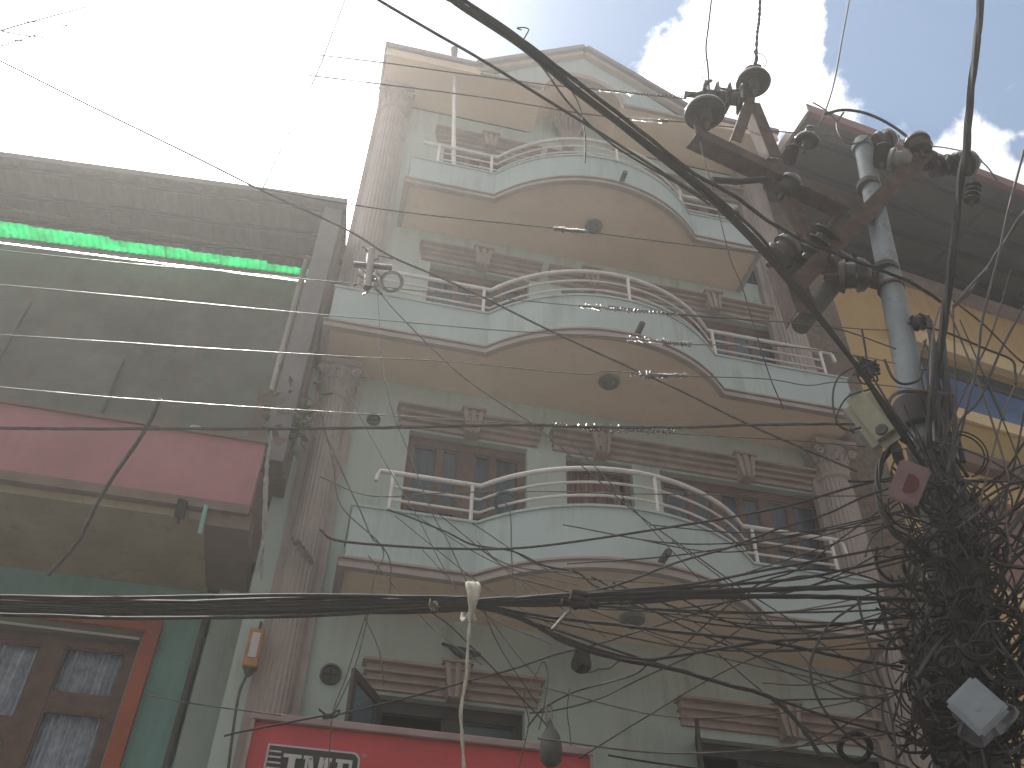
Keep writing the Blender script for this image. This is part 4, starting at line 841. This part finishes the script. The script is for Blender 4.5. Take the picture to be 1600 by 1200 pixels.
# the heavy horizontal bundle, fanning out to the right
wire('heavy black horizontal cable bundle crossing the whole left half', [(-60, 944), (0, 945), (160, 949), (320, 949), (530, 945), (640, 944), (735, 941)], 27, 3.6, 3.5, CABLE, 'cable bundle', 'cable bundles', 14, 0, 1, n=60, name='cable_bundle')
wire('upper cable of the horizontal bundle on the left', [(-60, 930), (0, 932), (200, 934), (420, 930), (640, 932), (735, 935)], 6, 3.5, 3.5, CABLE, strands=3, twist=.05)
wire('lower cable of the horizontal bundle on the left', [(-60, 958), (60, 962), (240, 966), (480, 962), (640, 953), (735, 945)], 6, 3.5, 3.5, CABLE, strands=3, twist=.05)
fan = [
 ('uppermost strand of the fan, rising to the tangle', [(735, 938), (850, 930), (1060, 915), (1200, 890), (1330, 866), (1390, 854)], 4),
 ('strand of the fan just below the uppermost one', [(735, 939), (900, 930), (1060, 919), (1240, 905), (1330, 888), (1420, 868)], 4.5),
 ('thick level strand of the fan', [(735, 940), (900, 930), (1060, 926), (1240, 920), (1330, 917), (1440, 912)], 9),
 ('second level strand of the fan', [(735, 941), (900, 938), (1060, 933), (1240, 932), (1330, 934), (1440, 938)], 8),
 ('thin level strand reaching the tangle at the balcony end', [(735, 943), (900, 946), (1060, 953), (1200, 957), (1330, 955), (1420, 950)], 3),
 ('thin strand crossing the right end moulding', [(735, 944), (850, 947), (1000, 940), (1150, 928), (1260, 900), (1360, 925), (1430, 965)], 3),
 ('thick strand dropping slowly under the soffit lamp', [(740, 944), (850, 963), (960, 976), (1070, 989), (1200, 1003), (1330, 1030), (1410, 1042)], 5.5),
 ('thin strand under the slowly dropping one', [(742, 946), (880, 975), (965, 992), (1060, 1010), (1180, 1018), (1300, 1015), (1410, 1012)], 2.4),
 ('thick strand sagging below the soffit and rising to the tangle', [(745, 946), (800, 962), (860, 988), (930, 1014), (1000, 1030), (1062, 1024), (1195, 1003), (1330, 994), (1420, 980)], 5),
 ('thick strand falling steeply to the lower right', [(745, 948), (820, 968), (880, 1002), (960, 1028), (1050, 1045), (1130, 1068), (1200, 1088), (1240, 1122), (1262, 1150), (1285, 1185)], 7),
 ('strand falling right of the steep one', [(745, 947), (870, 985), (980, 1022), (1070, 1050), (1200, 1088), (1300, 1122), (1400, 1148), (1440, 1158)], 3.6),
 ('strand crossing up to the right over the fan', [(870, 932), (960, 915), (1060, 878), (1141, 855), (1214, 827), (1289, 804), (1350, 776), (1400, 760)], 3.4),
 ('fine strand bending up at the balcony end', [(735, 941), (900, 944), (1050, 938), (1160, 908), (1255, 890), (1330, 895), (1400, 918)], 3),
]
for k, (lb, pts, wd) in enumerate(fan):
    wire(lb, pts, wd, 3.5, 3.35, CABLE, strands=(3 if wd > 5 else 1), twist=.1, group='cables fanning out of the bundle')
wire('long black wire sagging across the lowest balcony parapet', [(500, 828), (530, 845), (648, 855), (700, 857), (797, 857), (900, 846), (1070, 820), (1120, 812), (1223, 792), (1277, 777), (1335, 760), (1400, 745)], 3.8, 4.0, 3.6, CABLE)
wire('wavy black wire across the lowest balcony parapet', [(605, 796), (640, 808), (699, 832), (739, 851), (800, 861), (851, 884), (901, 894), (935, 918), (1000, 930)], 3, 4.2, 3.8, CABLE)
wire('thin straight diagonal wire across the second storey', [(597, 462), (631, 500), (725, 590), (835, 665), (900, 720), (992, 800), (1070, 856), (1161, 921), (1229, 965), (1269, 996), (1330, 1036), (1390, 1090)], 2.2, 4.2, 3.6, CABLEG)
wire('faint wire from the coil to the lowest parapet', [(590, 460), (597, 560), (612, 640), (640, 710), (675, 800), (699, 844), (736, 921), (790, 1000), (840, 1060)], 1.8, 5.0, 4.2, CABLEG)
wire('short wire hanging down the lowest parapet', [(783, 780), (797, 800), (799, 861), (803, 925)], 2, 5.0, 5.0, CABLEG)
wire('wire loop hanging left on the lowest parapet', [(505, 670), (545, 760), (564, 800), (581, 840), (596, 852), (610, 880), (609, 930)], 2.2, 4.6, 4.6, CABLEG)
wire('wire falling from the left column to the bundle', [(500, 640), (520, 720), (533, 790), (597, 855), (585, 900), (575, 960), (555, 1040), (520, 1118)], 2, 4.8, 4.6, CABLEG)
wire('long wire rising from the shop sign to the upper right', [(350, 1150), (380, 1143), (497, 1120), (530, 1116), (648, 1087), (739, 1062), (800, 1046), (867, 1023), (935, 1006), (999, 986), (1070, 964), (1141, 938), (1195, 908), (1249, 888), (1330, 830), (1400, 780)], 2.8, 4.4, 3.6, CABLE)
wire('upper of the two wires fanning from the teardrop clamp', [(824, 1137), (838, 1118), (854, 1104), (901, 1080), (986, 1056), (1016, 1036), (1060, 1014), (1120, 960), (1170, 920)], 2.6, 4.4, 3.8, CABLE)
wire('lower of the two wires fanning from the teardrop clamp', [(827, 1114), (867, 1110), (935, 1092), (1002, 1060), (1070, 1029), (1130, 1000), (1190, 960)], 2.4, 4.4, 3.8, CABLE)
wire('wire from the lintel down to the teardrop clamp', [(655, 944), (700, 975), (732, 1006), (776, 1050), (840, 1117), (857, 1137)], 2.6, 3.8, 4.3, CABLEG)
wire('thin wire from the bundle past the keystone', [(755, 950), (775, 1000), (805, 1050), (840, 1100)], 1.8, 3.8, 4.3, CABLEG)
wire('thin loop wire over the lowest lintel end', [(842, 1140), (850, 1105), (856, 1060), (850, 1034), (836, 1056), (818, 1090), (826, 1130), (810, 1200)], 2, 4.3, 4.3, CABLEG)
wire('wavy wire leading right from the ribbed lamp', [(909, 1050), (925, 1050), (935, 1046), (953, 1044), (966, 1034), (980, 1031), (1010, 1036), (1050, 1042)], 2.2, 6.5, 5.2, CABLE)
wire('thin vertical wire on the wall below the ribbed lamp', [(890, 1075), (886, 1110), (890, 1140), (893, 1172)], 1.6, 8.2, 8.2, CABLEG)
wire('thin wire falling left of the open shutter', [(570, 965), (590, 1010), (598, 1050), (599, 1070)], 1.8, 4.6, 4.6, CABLEG)
wire('thin wire left of the shutter, crossing the vent wires', [(572, 960), (556, 1010), (540, 1060), (520, 1115), (513, 1200)], 2, 4.6, 4.6, CABLEG)
wire('crossed tie wires in front of the sign top', [(498, 1108), (512, 1117), (530, 1110), (524, 1120), (505, 1122), (516, 1116)], 3.2, 4.4, 4.4, CABLE)
wire('thin black wire low across the left house wall', [(225, 1085), (300, 1099), (380, 1110), (440, 1118)], 2, 4.6, 4.6, CABLEG)
wire('thin wire crossing the right edge of the lowest balcony', [(1050, 845), (1160, 930), (1240, 1010), (1300, 1070), (1390, 1095)], 2, 3.8, 3.5, CABLEG)
wire('wire sagging under the right soffit corner', [(1000, 985), (1080, 1015), (1180, 1040), (1270, 1060), (1330, 1085), (1390, 1092)], 2.2, 3.8, 3.5, CABLEB)
wire('wire running level over the right lowest lintel', [(1215, 1094), (1300, 1092), (1385, 1090)], 2.4, 3.7, 3.5, CABLE)
wire('wire crossing steeply at the right lowest shutter', [(1120, 1020), (1190, 1080), (1250, 1130), (1310, 1180), (1330, 1205)], 2.2, 3.8, 3.5, CABLE)
wire('fine wire from the left column down behind the horizontal bundle', [(540, 610), (600, 720), (648, 800), (700, 900), (745, 960)], 1.6, 4.8, 4.2, CABLEG)
wire('fine wire falling across the small middle window to the right soffit', [(870, 667), (940, 740), (1040, 850), (1120, 930), (1190, 975)], 1.8, 4.2, 3.8, CABLEG)
wire('fine wire sagging below the lowest left railing', [(500, 745), (580, 775), (700, 770), (860, 768), (1020, 772), (1340, 775), (1420, 770)], 1.8, 4.4, 3.6, CABLEG)
wire('fine wire rising from the sign right corner to the tangle', [(905, 1185), (1010, 1120), (1130, 1050), (1250, 1000), (1400, 950)], 2.0, 4.4, 3.6, CABLE)
wire('fine wire from the middle parapet drain spout to the lamp head', [(950, 478), (1060, 492), (1180, 500), (1300, 512), (1400, 545)], 2.2, 4.0, 3.5, CABLEB)
rw = random.Random(77)
for k in range(20):
    y1 = rw.uniform(770, 1150); x0 = rw.choice((rw.uniform(780, 1000), rw.uniform(950, 1200))); y0 = rw.uniform(900, 960) if k % 2 else y1 + rw.uniform(-60, 150); y0 = min(max(y0, 820), 1170); sg = rw.uniform(6, 46)
    wire('thin black wire among the many crossing the right half of the lowest balcony', [(x0, y0), ((x0 * 2 + 1410) / 3, (y0 * 2 + y1) / 3 + sg), ((x0 + 2820) / 3, (y0 + 2 * y1) / 3 + sg * .9), (1410 + rw.uniform(0, 30), y1)], rw.uniform(1.8, 3.0), 3.9 + rw.uniform(-.3, .4), 3.4, rw.choice((CABLE, CABLE, CABLEB)), group='thin wires crossing the lowest balcony')
for k in range(8):
    x0 = rw.uniform(520, 760); y0 = rw.uniform(790, 950); x1 = x0 + rw.uniform(60, 330); y1 = y0 + rw.uniform(80, 240)
    wire('faint thin wire among those hanging across the left half of the lowest storey', [(x0, y0), ((x0 + x1) / 2 + rw.uniform(-20, 20), (y0 + y1) / 2 + rw.uniform(0, 30)), (x1, min(y1, 1110))], rw.uniform(1.4, 2.0), 4.6, 4.3, CABLEG, group='faint wires over the lowest storey')
wire('big arc of cable left of the tangle', [(1345, 940), (1300, 972), (1275, 1010), (1266, 1050), (1282, 1100), (1320, 1145), (1370, 1180), (1420, 1200)], 4, 3.3, 3.2, CABLE)
wire('cable falling in front of the right soffit end', [(1340, 935), (1352, 985), (1368, 1040), (1385, 1090), (1396, 1140), (1402, 1205)], 3.4, 3.3, 3.2, CABLE)
wire('drooping wire along the picture bottom by the sign', [(950, 1180), (1010, 1190), (1080, 1200), (1130, 1208)], 3, 4.2, 4.2, CABLE)
wire('thin blown out wire at the far left edge', [(-10, 52), (20, 42), (60, 31)], 2.4, 3.0, 3.2, CABLEG); wire('lower thin wire at the far left edge', [(-10, 46), (25, 53), (62, 58)], 2.0, 3.0, 3.2, CABLEG); wire('lowest thin wire at the far left edge', [(-10, 75), (20, 66), (48, 57)], 2.0, 3.0, 3.2, CABLEG)
wire('slack cable from the wire down across the pink parapet', [(250, 622), (238, 650), (215, 690), (180, 740), (150, 790), (125, 840), (100, 872), (75, 898)], 6, 3.9, 4.6, CABLEG)
# beige cord
wire('beige knotted cord hanging from the horizontal bundle', [(733, 932), (734, 965), (731, 1010), (728, 1060), (720, 1110), (722, 1150), (725, 1210)], 6, 3.4, 3.5, ROPE, 'cord', 'cords on the bundle', 2, .12, 0, n=50, name='cord')
b = BM(); 
for k in range(4): p = at(731 + k * 3, 941, 3.5); tube(b, [p + Vector((.012 * math.sin(a * 2 + k), .055 * math.cos(a), .085 * math.sin(a))) for a in [2 * PI * q / 16 for q in range(16)]], .011, 6, closed=True)
tag(obj('cord_knot', b, ROPE, smooth=True), 'beige cord knot tied round the horizontal bundle', 'knot', 'cords on the bundle')
ribbon([at(674, 940, 3.3), at(677, 946, 3.3), at(682, 953, 3.3)], .014, ROPE, 'cord_scrap', 'small beige scrap tied on the bundle left of the cord', 'cord', 2)
b = BM(); tube(b, smooth_path([at(893, 943, 3.3), at(888, 955, 3.3), at(878, 966, 3.3), at(862, 984, 3.3)], 12), .008, 6); tag(obj('tie_wire_end', b, ALU, smooth=True), 'bright wire end hanging from the cable joint below the soffit', 'wire')
b = BM(); c = at(902, 941, 3.3); rnd = random.Random(3)
for k in range(5): obox(b, c + Vector((rnd.gauss(0, .03), 0, rnd.gauss(0, .012))), (1, 0, rnd.uniform(-.4, .4)), (0, 1, 0), (0, 0, 1), .035, .015, .012, .004)
tag(obj('cable_joint', b, CABLE), 'black lumpy cable joint on the fan of cables', 'cable joint')

# web of lines on the right, in front of the yellow building
web = [
 ('thin line from the eave to the knot at the right edge', [(1480, 478), (1505, 540), (1530, 600), (1560, 690), (1578, 755)], 3.4), ('line from the pale cable end down left', [(1489, 480), (1492, 560), (1493, 640), (1480, 760)], 2.6),
 ('line slanting from the right edge to the tangle top', [(1605, 470), (1565, 545), (1530, 625), (1500, 660), (1480, 740)], 4), ('line slanting under the blue windows', [(1605, 560), (1570, 640), (1548, 720), (1530, 790)], 3),
 ('line crossing the cream sill band', [(1490, 470), (1540, 510), (1590, 560), (1610, 570)], 3.2), ('curved cable over the window head band', [(1440, 510), (1480, 520), (1540, 545), (1580, 562), (1586, 580), (1587, 600)], 3.6),
 ('cable bending over the ochre band', [(1462, 690), (1500, 700), (1545, 718), (1590, 745), (1610, 758)], 3.6), ('thin line from the lamp to the right knot', [(1415, 700), (1450, 750), (1490, 790), (1540, 850)], 3),
 ('line crossing the blue windows downward', [(1500, 500), (1560, 640), (1600, 740)], 2.4), ('line along the thick cable left side', [(1468, 480), (1458, 520), (1454, 600), (1460, 690)], 3.6), ('line behind the slanting cable', [(1580, 420), (1550, 520), (1512, 600), (1470, 700)], 2.8),
 ('long slim line crossing the brown band', [(1440, 640), (1500, 740), (1560, 830), (1600, 880)], 2.8), ('line to the knot from below left', [(1490, 830), (1530, 800), (1578, 757), (1610, 720)], 4), ('second line to the knot from below', [(1530, 860), (1555, 800), (1577, 757), (1590, 700), (1605, 620)], 3.4), ('third line to the knot from the left', [(1500, 810), (1540, 778), (1578, 757), (1610, 752)], 4.2), ('line from the knot straight down', [(1575, 757), (1572, 810), (1580, 870)], 3),
]
for k, (lb, pts, wd) in enumerate(web): wire(lb, pts, wd * .9, 3.2, 3.1, CABLEB if k % 3 == 0 else CABLE, group='lines in front of the yellow building')
wire('black cable curling under the pale pole', [(1382, 562), (1395, 590), (1412, 600), (1435, 594), (1442, 578)], 4, 3.3, 3.3, CABLE); wire('brown curved cable arching left of the pole', [(1386, 640), (1392, 622), (1408, 612), (1445, 612), (1470, 615), (1490, 618)], 6, 3.4, 3.4, CABLEB)
wire('loop of cable around the lamp head', [(1340, 570), (1310, 590), (1301, 622), (1308, 660), (1325, 672), (1345, 668)], 3, 3.4, 3.4, CABLE); wire('second loop of cable around the lamp head', [(1360, 608), (1325, 620), (1308, 648), (1310, 664), (1335, 676)], 3, 3.4, 3.4, CABLE)
wire('wire drop between the two level wires left of the pole', [(1347, 516), (1352, 545), (1355, 570), (1356, 590)], 3, 3.6, 3.6, CABLE); wire('thick cable hooked beside the pole', [(1468, 640), (1478, 665), (1476, 690), (1465, 708)], 9, 3.3, 3.3, CABLE)
wire('cable from the upper column knot to the pole bottom', [(1355, 575), (1395, 640), (1440, 700), (1490, 760), (1540, 810), (1600, 850)], 3.6, 3.4, 3.2, CABLE); wire('thick black loops left of the pole under the lamp', [(1400, 690), (1376, 725), (1372, 775), (1388, 820), (1420, 850), (1455, 868)], 11, 3.5, 3.4, CABLE, strands=4, twist=.06)
b = BM(); rnd = random.Random(21)
for k in range(26):
    c = at(1352 + rnd.gauss(0, 5), 576 + rnd.gauss(0, 5), 3.5); e = Vector((rnd.gauss(0, 1), rnd.gauss(0, .5), rnd.gauss(0, 1))).normalized(); f_ = e.orthogonal().normalized(); rr_ = rnd.uniform(.03, .085); tube(b, [c + (e * math.cos(a) + f_ * math.sin(a)) * rr_ for a in [2 * PI * q / 10 for q in range(10)]], .006, 4, closed=True)
tag(obj('wire_knot', b, CABLE), 'black wire knot above the street lamp', 'wire knot', kind=None)

# coils
def coil(px_, py_, Y, rpx, wpx, m, label, turns=4, tilt=0):
    c = at(px_, py_, Y); vw = (CAM - c).normalized(); a = rt; b2 = up; b = BM(); rr_ = rpx * dist(c) / F_PX; rnd = random.Random(int(px_)); q = []
    for k in range(turns * 22): an = 2 * PI * k / 22; s_ = rr_ * (1 + .08 * math.sin(k * .37 + px_)); q.append(c + a * math.cos(an) * s_ + b2 * math.sin(an) * s_ * .92 + vw * .02 * math.sin(k * .21))
    tube(b, q, wpx * .5 * dist(c) / F_PX, 5); return tag(obj('cable_coil', b, m, smooth=True), label, 'cable coil', 'coils of cable')
coil(612, 440, 7.45, 16, 3.4, CABLEG, 'grey cable coil hanging on the middle balcony railing'); coil(1336, 1168, 3.6, 21, 6, CABLE, 'black cable coil at the bottom right in front of the lowest lintel', 5); coil(790, 785, 7.4, 17, 4, FOLI, 'dark green hose coil behind the lowest balcony railing', 4)
b = BM(); rnd = random.Random(5)                      # wire dead-end fitting left of the middle railing
for k in range(22):
    p = at(582 + rnd.gauss(0, 9), 415 + rnd.uniform(-24, 34), 4.4); q = p + Vector((rnd.gauss(0, .07), rnd.gauss(0, .03), rnd.gauss(0, .06))); tube(b, smooth_path([p, (p + q) / 2 + Vector((rnd.gauss(0, .02), 0, rnd.gauss(0, .02))), q], 6), .007, 5)
tube(b, [at(552, 413, 4.4), at(612, 418, 4.4)], .022, 8); tube(b, [at(574, 450, 4.4), at(580, 392, 4.4)], .03, 8)
tag(obj('wire_dead_end', b, ALU, smooth=True), 'tangled bright wire fitting left of the middle balcony railing', 'wire fitting')

# big cable tangle round the pole, lower right (nobody could count it)
b = BM(); rnd = random.Random(99)
def axis_px(t): return (1478 + 52 * t, 770 + 430 * t)
def strand(bm, k, sp, yk, radii, n0=5):
    t = rnd.random() ** .85; ax_, ay_ = axis_px(t); x, y = ax_ + rnd.gauss(0, sp), ay_ + rnd.gauss(0, 22); pts = []
    ang_ = rnd.gauss(PI / 2, .55) * rnd.choice((1, -1)); cur_ = rnd.gauss(0, .28); st = rnd.uniform(18, 40)
    for q in range(rnd.randint(n0, n0 + 5)):
        pts.append(at(x, max(y, 752), yk + rnd.gauss(0, .04))); ang_ += cur_ + rnd.gauss(0, .12); x += math.cos(ang_) * st; y += math.sin(ang_) * st; x += (ax_ - x) * .12
    tube(bm, smooth_path(pts, 4 * len(pts)), rnd.choice(radii), 4)
for k in range(185): strand(b, k, 22, 3.5 + rnd.gauss(0, .1), (.005, .006, .008, .011))
for k in range(90): strand(b, k, 48, 3.4 + rnd.gauss(0, .14), (.004, .005, .006))
tag(obj('cable_tangle', b, CABLE, smooth=True), 'dense black tangle of cables wrapped round the dark pole', 'cable tangle', kind='stuff')
b = BM()
for k in range(34):                                   # hanging coils: several nearly equal turns each
    t = rnd.random(); ax_, ay_ = axis_px(t); rr_ = rnd.uniform(16, 44); px0 = ax_ + rnd.choice((-1, -1, 1)) * rnd.uniform(8, 62); c = at(max(px0, 1396 + rr_ * .8), ay_ + rnd.gauss(0, 25), 3.25 + rnd.gauss(0, .08)); k_ = dist(c) / F_PX
    e = (rt + up * rnd.uniform(-.4, .4)).normalized(); f_ = (up + (CAM - c).normalized() * rnd.uniform(-.8, .8)).normalized(); cr = rnd.choice((.0045, .006, .008)); el = rnd.uniform(.6, 1.25)
    for turn in range(rnd.randint(1, 5)):
        ph = rnd.uniform(0, 6); ar = rnd.uniform(3.6, 6.28); sc_ = rnd.uniform(.86, 1.08); o_ = rt * rnd.gauss(0, .012) + up * rnd.gauss(0, .015)
        tube(b, [c + o_ + (e * math.cos(ph + ar * q / 20) + f_ * el * math.sin(ph + ar * q / 20)) * rr_ * sc_ * k_ for q in range(21)], cr, 5)
tag(obj('cable_loops', b, CABLE, smooth=True), 'loose loops of black cable hanging round the dark pole', 'cable loops', kind='stuff')
b = BM()
for k in range(85):                                  # slack leads to the right edge and the left side
    y0 = rnd.uniform(775, 1200); x0 = 1480 + (y0 - 760) * .13 + rnd.gauss(0, 14); x1 = 1612 if rnd.random() < .75 else rnd.uniform(1392, 1430); y1 = y0 + rnd.gauss(0, 80); ym = (y0 + y1) / 2 + rnd.uniform(-12, 60); tube(b, smooth_path([at(x0, y0, 3.4), at((x0 + x1) / 2, ym, 3.3 + rnd.gauss(0, .1)), at(x1, y1, 3.2 + rnd.gauss(0, .15))], 12), rnd.choice((.004, .005, .007, .010)), 4)
tag(obj('slack_cables', b, CABLE, smooth=True), 'slack black leads running off the dark pole to both sides', 'cables', kind='stuff')
b = BM()
for k in range(24):                                   # leads wrapped round the pale pole's lower half
    y0 = rnd.uniform(560, 700); x0 = 1425 + (y0 - 560) * .22 + 26 + rnd.gauss(0, 9); tube(b, smooth_path([at(x0, y0 - 55 + rnd.gauss(0, 12), 3.45), at(x0 + rnd.gauss(6, 9), y0, 3.4), at(x0 + rnd.gauss(6, 8), y0 + 60, 3.42), at(x0 + rnd.gauss(14, 14), y0 + 130, 3.42)], 12), rnd.choice((.006, .010, .016)), 5)
tag(obj('lead_cluster', b, CABLE, smooth=True), 'cluster of black leads clinging to the right side of the pale pole', 'cables', kind='stuff')

# ------------------------------------------------------------------ small things on the facade
t = thing('mast_pole', 'pinkish mast with black wrapped tip standing on the top balcony', 'mast', (.70, 7.6, 12.36))
b = BM(); tube(b, [(.71, 7.62, 12.36), (.51, 7.62, 15.7)], .033, 10); obj('tube', b, STEEL, t, smooth=True)
b = BM(); tube(b, [(.512, 7.62, 15.68), (.50, 7.62, 15.9), (.485, 7.62, 16.1), (.475, 7.62, 16.3)], lambda q: .05 + .018 * math.sin(q * 14), 9); obj('wrapped_tip', b, CABLE, t, smooth=True)
t = thing('ribbed_lamp', 'dark ribbed lamp fixed on the wall under the lowest soffit', 'lamp', (2.46, 8.1, 5.8))
b = BM(); a_ = Vector((2.50, 8.12, 6.0)); c_ = Vector((2.44, 8.0, 5.72)); prof = [(.02, 0), (.05, .03), (.06, .10)]
for q in range(5): prof += [(.072 + .006 * q, .12 + q * .035), (.060 + .006 * q, .132 + q * .035)]
prof += [(.10, .31), (.06, .315)]
lathe(b, a_, c_ - a_, prof, 18); obj('body', b, CONC, t, smooth=True); b = BM(); tube(b, [c_, c_ + Vector((-.03, -.02, -.07))], .03, 8); tube(b, [c_ + Vector((.05, 0, 0)), c_ + Vector((.05, 0, -.06))], .02, 8); obj('holder', b, CABLE, t); b = BM(); tube(b, [a_, (2.52, 8.3, 6.02)], .015, 6); obj('bracket', b, RUST, t)
t = thing('cable_clamp', 'grey teardrop cable clamp hanging above the red sign', 'clamp', at(860, 1150, 4.3))
b = BM(); c = at(860, 1128, 4.3); e = at(861, 1178, 4.3); lathe(b, c, e - c, [(.004, -.02), (.015, .02), (.045, .07), (.055, .13), (.05, .19), (.03, .21)], 16); obj('body', b, CONC, t, smooth=True)
b = BM(); tube(b, [at(854, 1102, 4.3), at(853, 1122, 4.3), at(859, 1136, 4.3), at(862, 1122, 4.3), at(861, 1102, 4.3)], .006, 6); obj('bail', b, ALU, t)
def pigeon(c, s_, yaw, pitch, m, label):
    t = thing('bird', label, 'bird', c); Mx = Matrix.Translation(c) @ Matrix.Rotation(yaw, 4, 'Z') @ Matrix.Rotation(pitch, 4, 'Y')
    b = BM(); prof = [(-.17, .004, 0), (-.13, .018, .0), (-.09, .034, .0), (-.04, .052, .002), (.02, .062, .0), (.07, .052, .012), (.10, .034, .032), (.118, .026, .05), (.135, .027, .062), (.152, .02, .064), (.163, .007, .06), (.178, .003, .055)]
    rings = []
    for (x, r_, z) in prof: rings.append([b.verts.new(Vector((x, math.cos(a) * r_, z + math.sin(a) * r_ * (.95 if r_ > .03 else 1)))) for a in [2 * PI * k / 14 for k in range(14)]])
    for A, B in zip(rings, rings[1:]):
        for k in range(14): b.faces.new((A[k], A[(k + 1) % 14], B[(k + 1) % 14], B[k]))
    b.faces.new(rings[0]); b.faces.new(rings[-1][::-1]); b.transform(Mx @ Matrix.Scale(s_, 4)); obj('body', b, m, t, smooth=True)
    for sd_ in (-1, 1):
        b = BM(); v = [b.verts.new(p) for p in ((.07, sd_ * .05, .03), (.0, sd_ * .068, .03), (-.10, sd_ * .045, .012), (-.19, sd_ * .015, .004), (-.08, sd_ * .06, -.015), (.03, sd_ * .066, -.02))]; b.faces.new(v); bmesh.ops.solidify(b, geom=b.faces[:], thickness=.008); b.transform(Mx @ Matrix.Scale(s_, 4)); obj('wing', b, m, t)
        b = BM(); tube(b, [(.01, sd_ * .02, -.05), (.015, sd_ * .02, -.085)], .004, 5); tube(b, [(-.005, sd_ * .02, -.086), (.04, sd_ * .02, -.086)], .003, 5); b.transform(Mx @ Matrix.Scale(s_, 4)); obj('leg', b, REDO, t)
    b = BM(); v = [b.verts.new(p) for p in ((-.10, -.025, .006), (-.10, .025, .006), (-.235, .035, -.004), (-.235, -.035, -.004))]; b.faces.new(v); bmesh.ops.solidify(b, geom=b.faces[:], thickness=.007); b.transform(Mx @ Matrix.Scale(s_, 4)); obj('tail', b, m, t)
pigeon(Vector((1.33, D - .09, 5.80)), 1.0, R(10), R(15), BIRD, 'grey bird perched on the keystone of the lowest left window')
pigeon(Vector((5.42, 7.98, 15.24)) if False else at(1138, 249, 7.6), 1.35, R(8), R(-18), BIRDG, 'olive bird near the upper right column capital')

# ------------------------------------------------------------------ haze volume added to imitate the milky veil of lens glare
hm = bpy.data.materials.new('veil_haze'); hm.use_nodes = True; hn = hm.node_tree; hn.nodes.remove(hn.nodes['Principled BSDF'])
pv = hn.nodes.new('ShaderNodeVolumePrincipled'); pv.inputs['Color'].default_value = (.96, .94, .91, 1); pv.inputs['Density'].default_value = HAZE; pv.inputs['Anisotropy'].default_value = .55
hn.links.new(pv.outputs[0], hn.nodes['Material Output'].inputs['Volume'])
hz = tag(obj('haze', box(BM(), -125, 125, -125, 125, -1.6, 18.2), hm), 'thin haze added to imitate a milky veil of lens glare', kind='stuff')
